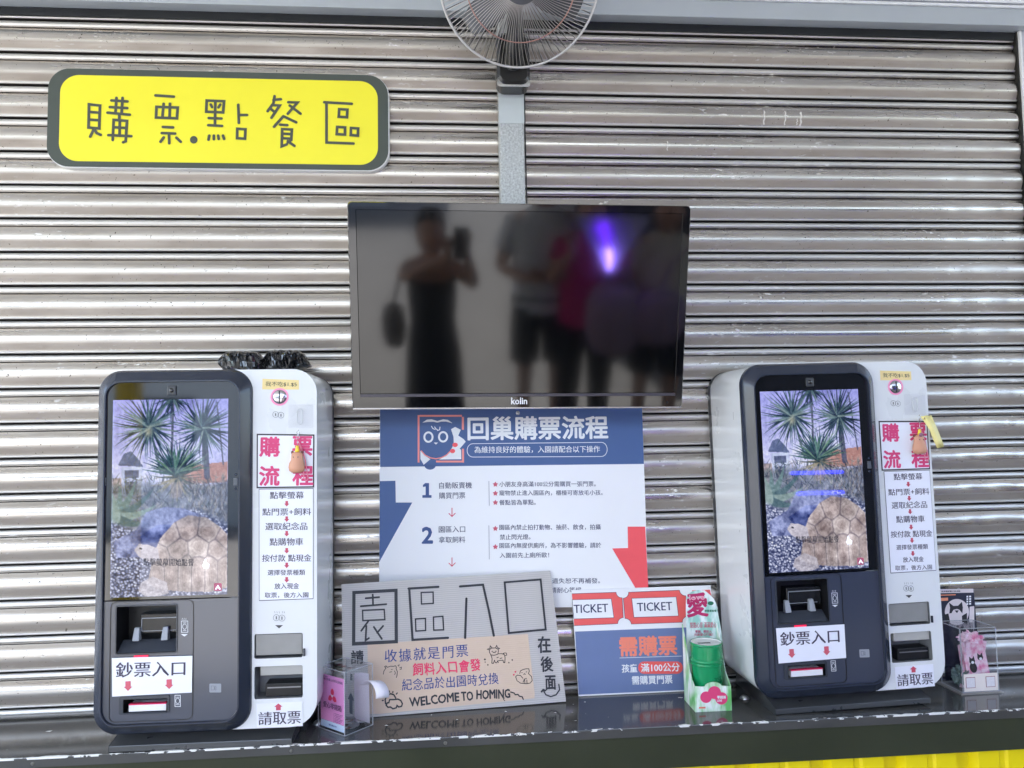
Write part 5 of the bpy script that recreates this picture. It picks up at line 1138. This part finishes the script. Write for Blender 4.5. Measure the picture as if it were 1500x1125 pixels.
q = MB(); q.lathe([(0, 0), (.036, 0), (.0375, .003), (.0382, .05), (.0388, .100), (.0408, .1015), (.0412, .1035), (.0405, .106), (.0388, .107), (.0388, .1085), (.0410, .110), (.0414, .112), (.0406, .1145), (.0388, .116), (.0385, .1485), (.0402, .150), (.0405, .153), (.0395, .1545), (.0375, .1545)], None, 56)
q.build('can_body', green, cn, smooth=True, angle=40)
q = MB(); q.lathe([(.0376, .1540), (.036, .1515), (0, .151)], None, 48); o = q.build('lid', mat('lid_white', (222, 226, 222), .4, var=.1), cn)
q = MB(); q.box((-.022, -.006, .1512), (.010, .001, .1518)); q.build('coin_slit', pocket_m, o)
q = MB(); fill2(q, '愛', .004, .028, .045, .078, 0, .02); q.v = [(p[0], -math.sqrt(max(0, .0391 ** 2 - p[0] ** 2)), p[2]) for p in q.v]; q.build('embossing', mat('deep_green_relief', (0, 110, 60), .2), cn)

# right acrylic box with pink cards
rM = Matrix.Translation((1.299, -.172, .004)) @ Matrix.Rotation(R(1.5), 4, 'Z')
rb = thing('invoice_box', 'clear acrylic collection box stuffed with pink cards beside the right kiosk', 'acrylic box', rM)
q = MB(); q.box((-.010, -.006, -.004), (.107, .092, -.0005)); q.build('base_plate', clear_mat('acrylic_base', (.9, .9, .9), 1.2, .06, .35, (220, 214, 208)), rb)
acrylic_box(rb, .0985, .082, .160)
q = MB(); q.poly([(.003, -.0006, .002), (.0965, -.0006, .002), (.0965, -.0006, .046), (.003, -.0006, .046)]); lb = q.build('front_label', mat('cream_label', (236, 226, 218), .4, var=.04), rb)
q = MB()
for x in (.008, .063):
    q.mark(); q.poly([(x, -.0010, .011), (x + .026, -.0010, .011), (x + .026, -.0010, .038), (x, -.0010, .038)])
q.build('label_frame', ink('frame_red', (150, 60, 70)), lb)
q = MB()
for x in (.008, .063): q.mark(); q.poly([(x + .0012, -.0014, .0122), (x + .0248, -.0014, .0122), (x + .0248, -.0014, .0368), (x + .0012, -.0014, .0368)])
q.build('label_square', mat('square_pale', (226, 222, 226), .4, var=.2, scale=500), lb)
cardp = bpy.data.materials.new('pink_card'); cardp.use_nodes = True; n = cardp.node_tree.nodes; l = cardp.node_tree.links; b = n['Principled BSDF']; b.inputs['Roughness'].default_value = .4
tc = n.new('ShaderNodeTexCoord'); ns = n.new('ShaderNodeTexNoise'); ns.inputs['Scale'].default_value = 55; ns.inputs['Detail'].default_value = 2; l.new(tc.outputs['Object'], ns.inputs['Vector']); rp = n.new('ShaderNodeValToRGB'); l.new(ns.outputs['Fac'], rp.inputs[0]); l.new(rp.outputs[0], b.inputs['Base Color'])
rp.color_ramp.elements[0].position = .44; rp.color_ramp.elements[0].color = (*lin((246, 218, 228)), 1); rp.color_ramp.elements[1].position = .70; rp.color_ramp.elements[1].color = (*lin((230, 110, 160)), 1)
for k, (x0, y0, w2, h2, rz, rx_) in enumerate(((.030, .014, .062, .118, -5, -6), (.012, .030, .056, .128, 9, 5), (.040, .052, .052, .108, -12, 8))):
    m0 = rM @ Matrix.Translation((x0, y0, .004)) @ Matrix.Rotation(R(rz), 4, 'Y') @ Matrix.Rotation(R(rx_), 4, 'X')
    q = MB(); q.box((0, 0, 0), (w2, .0006, h2)); o = q.build('card', cardp); o.matrix_world = m0
    tag(o, ['pink printed card with two black and white cats at the front of the box', 'pink printed card leaning to the left inside the acrylic box', 'pink printed card at the back of the acrylic box'][k], 'card', 'pink cards in the acrylic box')
    if k == 0:
        q = MB()
        for cx_, cz_ in ((.020, .066), (.044, .072)):
            q.poly([(cx_ + .008 * math.cos(R(a)), -.0006, cz_ + .007 * math.sin(R(a))) for a in range(-60, 241, 20)])
            for s_ in (-1, 1): q.poly([(cx_ + s_ * .0075, -.0009, cz_ + .002), (cx_ + s_ * .001, -.0009, cz_ + .0065), (cx_ + s_ * .0065, -.0009, cz_ + .0125)][::s_])
        q.poly([(.020 + .010 * math.cos(R(a)), -.0005, .050 + .013 * math.sin(R(a))) for a in range(0, 360, 20)]); q.build('cat_print', ink('cat_black', (36, 34, 38)), o)
        q = MB()
        for cx_, cz_ in ((.020, .063), (.044, .069)): q.poly([(cx_ + .004 * math.cos(R(a)), -.0014, cz_ + .0035 * math.sin(R(a))) for a in range(0, 360, 20)])
        q.build('muzzle_print', ink('white_print', (238, 240, 242)), o)
# crumpled pink ribbon and a small grey green bag in the box
def crumple(name, c, rad, seed, m, label, cat, sq=(1, 1, 1)):
    bm = bmesh.new(); bmesh.ops.create_icosphere(bm, subdivisions=4, radius=1)
    for v in bm.verts:
        d = v.co.normalized(); k = 1 + .45 * mnoise.noise(d * 1.8 + Vector((seed, 0, 0))) + .28 * (mnoise.cell(d * 4 + Vector((0, seed, 0))) - .5) + .2 * mnoise.noise(d * 7)
        v.co = Vector((d.x * sq[0], d.y * sq[1], d.z * sq[2])) * rad * k
    me = bpy.data.meshes.new(name); bm.to_mesh(me); bm.free(); me.materials.append(m); o = bpy.data.objects.new(name, me); COL.objects.link(o); o.matrix_world = rM @ Matrix.Translation(c); return tag(o, label, cat)
crumple('paper_ribbon', (.046, .026, .130), .021, 2, cardp, 'crumpled pink paper ribbon on top of the cards in the acrylic box', 'ribbon', (1.4, .7, .8))
crumple('small_bag', (.022, .040, .030), .022, 6, mat('grey_green_film', (120, 140, 136), .25, var=.2, scale=40), 'small crumpled grey green bag at the bottom left of the acrylic box', 'bag', (.8, 1.1, 1.1))
# cat flyer standing behind it
fl = Face((1.328, -.083, .006), R(1), R(4))
fy = thing('cat_flyer', 'small dark flyer with a black and white cat standing behind the acrylic box', 'flyer', fl.M)
zf = zm(1360, 840, 788 / 140)
c = [fl.uv(*zf(*p)) for p in ((92, 128), (372, 124), (380, 400), (98, 405))]
q = MB(); q.prism([(c[3][0], 0), (c[2][0] + .004, 0), c[1], c[0]], 0, .0012); q.build('sheet', mat('flyer_dark', (40, 44, 62), .3, var=.1), fy)
q = MB(); fl.poly(q, [(93, 130), (371, 126), (372, 158), (94, 163)], .0006, zf); fl.poly(q, [(340, 275), (378, 268), (378, 402), (335, 404)], .0006, zf)
fl.poly(q, circ(235, 318, 100, 26, 108), .0007, zf); q.build('pale_print', ink('flyer_pale', (226, 214, 212)), fy)
q = MB(); fl.poly(q, [(96, 202), (162, 199), (162, 224), (97, 228)], .0008, zf); fl.poly(q, [(100, 175), (225, 171), (225, 180), (100, 184)], .0008, zf); q.build('orange_print', ink('flyer_orange', (240, 150, 110)), fy)
q = MB()
fl.poly(q, [(172, 330), (178, 282), (170, 240), (206, 268), (244, 266), (276, 234), (284, 280), (280, 330), (256, 300), (236, 292), (206, 300), (190, 328)], .0010, zf)
fl.poly(q, [(128, 340), (165, 330), (180, 405), (148, 408)], .0010, zf); fl.poly(q, [(276, 350), (318, 325), (318, 402), (278, 404)], .0010, zf); fl.poly(q, [(216, 305), (250, 305), (236, 328)], .0011, zf)
fl.text(q, '流浪貓認養公益活動', 106, 262, 148, 146, 12, .0010, zf, bold=.02); q.build('cat_print', ink('cat_black', (36, 34, 38)), fy)
q = MB()
for y in (192, 212, 232, 252): fl.poly(q, [(314, y - 7), (328, y - 8), (328, y + 6), (314, y + 7)], .0010, zf); fl.poly(q, [(336, y - 8), (352, y - 9), (352, y + 5), (336, y + 6)], .0010, zf)
q.build('white_mark', ink('white_print', (238, 240, 242)), fy)

# ================================================================== THE PLACE ACROSS FROM THE COUNTER (seen mirrored in the screens and slats)
q = MB(); q.box((-4.2, -5.0, 2.30), (4.2, -.02, 2.38)); cp = thing('canopy', 'pale canopy roof over the counter forecourt', 'canopy', (0, 0, 2.3)); q.build('roof_sheet', mat('canopy_sheet', (206, 208, 208), .5, var=.05), cp, world=(0, 0, 2.3))
for x in (-2.06, 3.6):
    q = MB(); q.box((x - .06, -3.36, GZ), (x + .06, -3.24, 2.2995)); o = q.build('canopy_post', mat('post_yellow', (240, 206, 40), .45, var=.06), None, world=(x, -3.3, GZ), bevel=.004)
    tag(o, 'yellow square canopy post at the open left side' if x < 0 else 'yellow square canopy post at the right side', 'post', 'yellow canopy posts')
hb = thing('dark_kiosk_building', 'low dark grey building with a doorway across from the counter', 'building', (3.2, -7, GZ))
q = MB(); q.box((.92, -9, GZ), (6.5, -5.05, 1.75)); q.build('wall', mat('navy_wall', (58, 56, 64), .5, var=.1), hb, world=(3.2, -7, GZ))
q = MB(); q.box((.8, -9.2, 1.751), (6.7, -4.95, 1.9)); q.build('roof', mat('dark_roof', (60, 60, 64), .6), hb, world=(3.2, -7, GZ))
q = MB(); q.box((2.2, -5.048, GZ), (3.1, -5.03, 1.25)); q.build('door', mat('dark_door', (30, 30, 40), .4), hb, world=(3.2, -7, GZ))
sb = tag((lambda q: q.build('side_wall', mat('brown_grey_wall', (150, 138, 128), .6, var=.1), None, world=(3.4, -2.5, GZ)))(MB().box((3.3, -3.5, GZ), (3.45, -.05, .45))), 'low grey brown wall closing the right end of the forecourt', 'wall')
lb_ = thing('white_building', 'low white building with dark windows beyond the sunny yard', 'building', (-6, -13, GZ))
q = MB(); q.box((-12, -15, GZ), (-1.5, -12, 2.4)); q.build('wall', mat('white_wall', (232, 232, 228), .6, var=.04), lb_, world=(-6, -13, GZ))
q = MB(); q.box((-12.2, -15.2, 2.401), (-1.3, -11.7, 2.6)); q.build('roof', mat('grey_roof', (130, 130, 134), .6), lb_, world=(-6, -13, GZ))
for x in (-9, -6, -3.4):
    q = MB(); q.box((x, -12.0, .2), (x + 1.2, -11.985, 1.4)); q.build('window', mat('window_dark', (40, 50, 60), .1), lb_, world=(-6, -13, GZ))
# violet insect lamp hanging under the canopy
lp = thing('insect_lamp', 'hanging violet ultraviolet insect lamp under the canopy', 'lamp', (.84, -2.72, .36))
lM = mat('lamp_shell', (150, 146, 160), .5)
q = MB(); q.prism([(.82, .44), (.86, .44), (1.04, .72), (1.04, .76), (.64, .76), (.64, .72)], -2.70, -2.72); q.build('reflector', mat('lamp_white', (226, 222, 236), .5), lp, world=(.84, -2.72, .36), bevel=.01)  # added plate, tapered so its lit face takes the violet glow's shape
q = MB(); q.box((.80, -2.735, .40), (.90, -2.71, .42)); q.build('lower_clip', mat('lamp_black', (24, 24, 26), .4), lp, world=(.84, -2.72, .36))
q = MB(); q.tube([(.84, -2.705, .74), (.84, -2.705, 2.30)], .006, 6); q.build('rod', mat('lamp_black', (24, 24, 26)), lp, world=(.84, -2.72, .36))
q = MB(); q.tube([(.825, -2.665, .46), (.828, -2.665, .52), (.816, -2.665, .58)], [.010, .014, .013], 10); q.build('tube', mat('violet_tube', (170, 140, 255), .3, emit=((150, 120, 255), 11.0)), lp, world=(.84, -2.72, .36), smooth=True)
q = MB(); q.tube([(.814, -2.668, .585), (.80, -2.668, .65), (.77, -2.668, .72)], [.016, .026, .034], 12); q.build('shade', mat('violet_shade', (120, 70, 240), .3, emit=((96, 40, 235), 3.2)), lp, world=(.84, -2.72, .36), smooth=True)  # added glowing cone, shaped after the violet glare in the television
ls = thing('led_sign', 'blue LED strip sign mounted on the front of the low dark building', 'sign', (3.5, -4.94, .2))
q = MB(); q.box((3.2, -4.945, .03), (3.8, -4.93, .37)); q.build('back_plate', mat('led_plate', (20, 22, 34), .4), ls, world=(3.5, -4.94, .2))
for x0, x1, z_ in ((3.26, 3.75, .29), (3.31, 3.75, .11)):
    q = MB(); q.tube([(x0, -4.915, z_), (x1, -4.915, z_)], .010, 8); q.build('led_strip', mat('blue_led', (40, 50, 255), .3, emit=((24, 30, 255), 5.0)), ls, world=(3.5, -4.94, .2), smooth=True)

skin_m = mat('skin', (214, 160, 132), .5, var=.05); hair_m = mat('hair', (30, 24, 22), .4, var=.1)
def skin_mesh(name, V, E, Rd, root, m, parent, loc):
    me = bpy.data.meshes.new(name); me.from_pydata([tuple(v) for v in V], E, []); o = bpy.data.objects.new(name, me); COL.objects.link(o)
    o.modifiers.new('skin', 'SKIN'); me.skin_vertices[0].data[root].use_root = True
    for i, r in enumerate(Rd): me.skin_vertices[0].data[i].radius = r if isinstance(r, tuple) else (r, r)
    s_ = o.modifiers.new('sub', 'SUBSURF'); s_.levels = 1; s_.render_levels = 2; o.modifiers['skin'].use_smooth_shade = True
    me.materials.append(m); o.parent = parent; return o
def person(label, x, y, h, turn, armL, armR, tops, bottoms, hair_len, dress=None, slim=1.):
    """armL / armR: (elbow, wrist, fingertip direction) in metres at 1.65 m; the person faces local +y"""
    k = h / 1.65
    M = Matrix.Translation((x, y, GZ)) @ Matrix.Rotation(R(turn), 4, 'Z') @ Matrix.Scale(k, 4) @ Matrix.Scale(slim, 4, (1, 0, 0))
    t = thing('person', label, 'person', M, None)
    V = [(0, 0, .93), (0, -.005, 1.08), (0, 0, 1.24), (0, -.01, 1.36), (0, -.01, 1.43), (0, .012, 1.50), (0, .02, 1.56), (0, .01, 1.63)]
    E_ = [(i, i + 1) for i in range(7)]; Rd = [(.15, .11), (.125, .095), (.145, .105), (.10, .08), (.05, .05), (.068, .075), (.076, .092), (.05, .06)]
    def add(p, r, to): V.append(p); Rd.append(r); E_.append((to, len(V) - 1)); return len(V) - 1
    add((0, .108, 1.545), .014, 6)                                      # nose
    for s_ in (-1, 1): add((s_ * .082, .0, 1.55), .014, 6)              # ears
    for s_, (el, wr, fd) in ((-1, armL), (1, armR)):
        a = add((s_ * .16, -.01, 1.345), (.058, .058), 3); b_ = add(el, .040, a); c_ = add(wr, .028, b_)
        d = Vector(fd).normalized(); w = Vector(wr); side = d.cross(Vector((0, 1, 0)) if abs(d.y) < .8 else Vector((0, 0, 1))).normalized()
        pm = add(tuple(w + d * .055), (.030, .018), c_)
        for i, (o_, L) in enumerate(((-.027, .060), (-.009, .072), (.009, .068), (.026, .054))):
            f1 = add(tuple(w + d * (.085) + side * o_), .009, pm); add(tuple(w + d * (.085 + L * .55) + side * o_ * 1.1 + d.cross(side) * .012), .0082, f1)
        th_ = add(tuple(w + d * .05 + side * .040 + d.cross(side) * .012), .010, pm); add(tuple(w + d * .078 + side * .055 + d.cross(side) * .02), .0085, th_)
    for s_ in (-1, 1):
        a = add((s_ * .09, 0, .86), (.088, .09), 0); b_ = add((s_ * .095, .02, .50), .056, a); c_ = add((s_ * .10, -.01, .10), .036, b_); add((s_ * .115, .12, .035), .034, c_)
    skin_mesh('body', V, E_, Rd, 0, skin_m, t, None)
    # hair
    q = MB(); L = []
    for i in range(11):
        ph = math.pi * i / 10; zc_ = 1.575 + .105 * math.cos(ph) - (hair_len * max(0, -math.cos(ph)) if True else 0)
        L.append([(.098 * math.sin(ph) ** .7 * math.cos(2 * math.pi * j / 20), -.022 + .098 * math.sin(ph) ** .7 * math.sin(2 * math.pi * j / 20) * (1 if math.sin(2 * math.pi * j / 20) < 0 else .55 if i > 3 else 1.0), zc_) for j in range(20)])
    q.loft(L); q.build('hair', hair_m, t, smooth=True)
    def ell(cx, cy, z_, rx, ry, n_=28, wob=0): return [(cx + rx * math.cos(2 * math.pi * j / n_) * (1 + wob * math.sin(j * 2.3)), cy + ry * math.sin(2 * math.pi * j / n_) * (1 + wob * math.sin(j * 1.7)), z_) for j in range(n_)]
    if tops:
        m_, hem, sleeve = tops; q = MB()
        q.loft([ell(0, 0, hem, .185, .145), ell(0, 0, hem + .15, .175, .135), ell(0, 0, 1.2, .185, .135), ell(0, 0, 1.33, .20, .115), ell(0, -.01, 1.41, .11, .085), ell(0, -.01, 1.435, .075, .07)])
        for s_, (el, wr, fd) in ((-1, armL), (1, armR)):
            a = Vector((s_ * .15, -.01, 1.34)); b_ = a.lerp(Vector(el), sleeve); q.tube([a - (Vector(el) - a) * .1, a, b_], [.070, .078, .070], 14)
        q.build('top', m_, t, smooth=True)
    if bottoms:
        m_, low = bottoms; q = MB(); q.loft([ell(0, 0, 1.0, .158, .122), ell(0, 0, .93, .180, .14), ell(0, 0, .84, .185, .14)])
        for s_ in (-1, 1): q.loft([ell(s_ * .088, 0, .87, .092, .125), ell(s_ * .095, .01, .70, .094, .105), ell(s_ * .098, .01, low, .090 if low > .4 else .06, .095 if low > .4 else .065)])
        q.build('trousers', m_, t, smooth=True)
    if dress:
        q = MB(); q.loft([ell(0, 0, .16, .215, .18, wob=.05), ell(0, 0, .5, .20, .17, wob=.03), ell(0, 0, .85, .182, .145), ell(0, 0, 1.06, .145, .115), ell(0, 0, 1.22, .158, .125), ell(0, 0, 1.30, .152, .115)]); q.build('dress', dress, t, smooth=True)
    for s_ in (-1, 1):
        q = MB(); q.prism([(s_ * .11 - .05, 0), (s_ * .11 + .05, 0), (s_ * .11 + .047, .05), (s_ * .11 - .047, .05)], -.07, .19); q.build('shoe', mat('shoe', (60, 60, 64), .6), t, bevel=.015)
    return t
tee_w = mat('tee_white', (244, 242, 242), .8, var=.05); blk_c = mat('cloth_black', (16, 18, 22), .8, var=.15); mag_c = mat('cloth_magenta', (232, 40, 130), .8, var=.1); bei_c = mat('cloth_beige', (240, 226, 206), .8, var=.05)
bagc = mat('bag_mauve', (190, 156, 182), .7, var=.15); bag_d = mat('bag_dark', (52, 46, 52), .6, var=.15)
up_ = (0, .3, 1)
person('person in a long black strapless dress taking the photograph with raised arms', -.17, -2.46, 1.64, -3, ((-.19, .04, 1.31), (.10, .27, 1.47), up_), ((.27, .06, 1.27), (.205, .26, 1.49), up_), None, None, .05, blk_c, .86)
person('person in a white t-shirt and black shorts standing with folded arms', .49, -3.12, 1.80, 0, ((-.25, -.02, 1.08), (-.12, .17, 1.06), (1, .1, .1)), ((.25, -.02, 1.08), (.12, .18, 1.08), (-1, .1, .1)), (tee_w, .84, .62), (blk_c, .52), .02)
person('person in a magenta top and black trousers raising one arm', .76, -2.98, 1.66, 8, ((-.22, .10, 1.14), (-.10, .26, 1.36), (0, .2, 1)), ((.24, -.02, 1.08), (.26, .06, .86), (0, .1, -1)), (mag_c, .86, .45), (blk_c, .2), .12)
person('person in a beige t-shirt and black shorts at the right', 1.22, -2.95, 1.66, 10, ((-.23, .0, 1.10), (-.20, .16, .96), (.2, .6, -.3)), ((.24, .0, 1.08), (.25, .08, .86), (0, .1, -1)), (bei_c, .84, .55), (blk_c, .55), .10)
# phone held in front of the photographer
q = MB(); q.box((-.042, -2.128, .652), (.036, -2.120, .812)); ph = q.build('phone', mat('phone_black', (14, 14, 16), .2), None, world=(0, -2.12, .652), bevel=.003); tag(ph, 'dark phone held up by the person in the black dress', 'phone')
def bag_(name, c, sx, sy, sz, m, label, cat, strap=None):
    t = thing(name, label, cat, (c[0], c[1], c[2] - sz)); q = MB(); L = []
    for i in range(13):
        ph_ = math.pi * i / 12; L.append([(c[0] + sx * math.sin(ph_) ** .5 * math.cos(2 * math.pi * j / 20) * (1 + .08 * math.sin(3 * j)), c[1] + sy * math.sin(ph_) ** .5 * math.sin(2 * math.pi * j / 20), c[2] - sz * math.cos(ph_)) for j in range(20)])
    q.loft(L); q.build('pouch', m, t, smooth=True, world=(c[0], c[1], c[2] - sz))
    if strap: q = MB(); q.tube(strap, .012, 6); q.build('strap', m, t, smooth=True, world=(c[0], c[1], c[2] - sz))
bag_('shoulder_bag', (-.385, -2.46, .20), .065, .05, .13, mat('bag_brown', (104, 92, 92), .6, var=.2), 'dark shoulder bag hanging at the side of the person in the black dress', 'bag', [(-.385, -2.46, .32), (-.34, -2.45, .48), (-.30, -2.44, .56), (-.28, -2.47, .50)])
bag_('backpack', (.90, -2.80, .12), .17, .11, .23, bagc, 'mauve backpack carried by the person in the magenta top', 'backpack', [(.86, -2.82, .33), (.84, -2.86, .50), (.84, -2.98, .56)])
bag_('crossbody_bag', (1.16, -2.76, .14), .16, .08, .17, bagc, 'mauve crossbody bag carried by the person in the beige t-shirt', 'bag', [(1.16, -2.77, .30), (1.22, -2.80, .46), (1.32, -2.86, .54)])
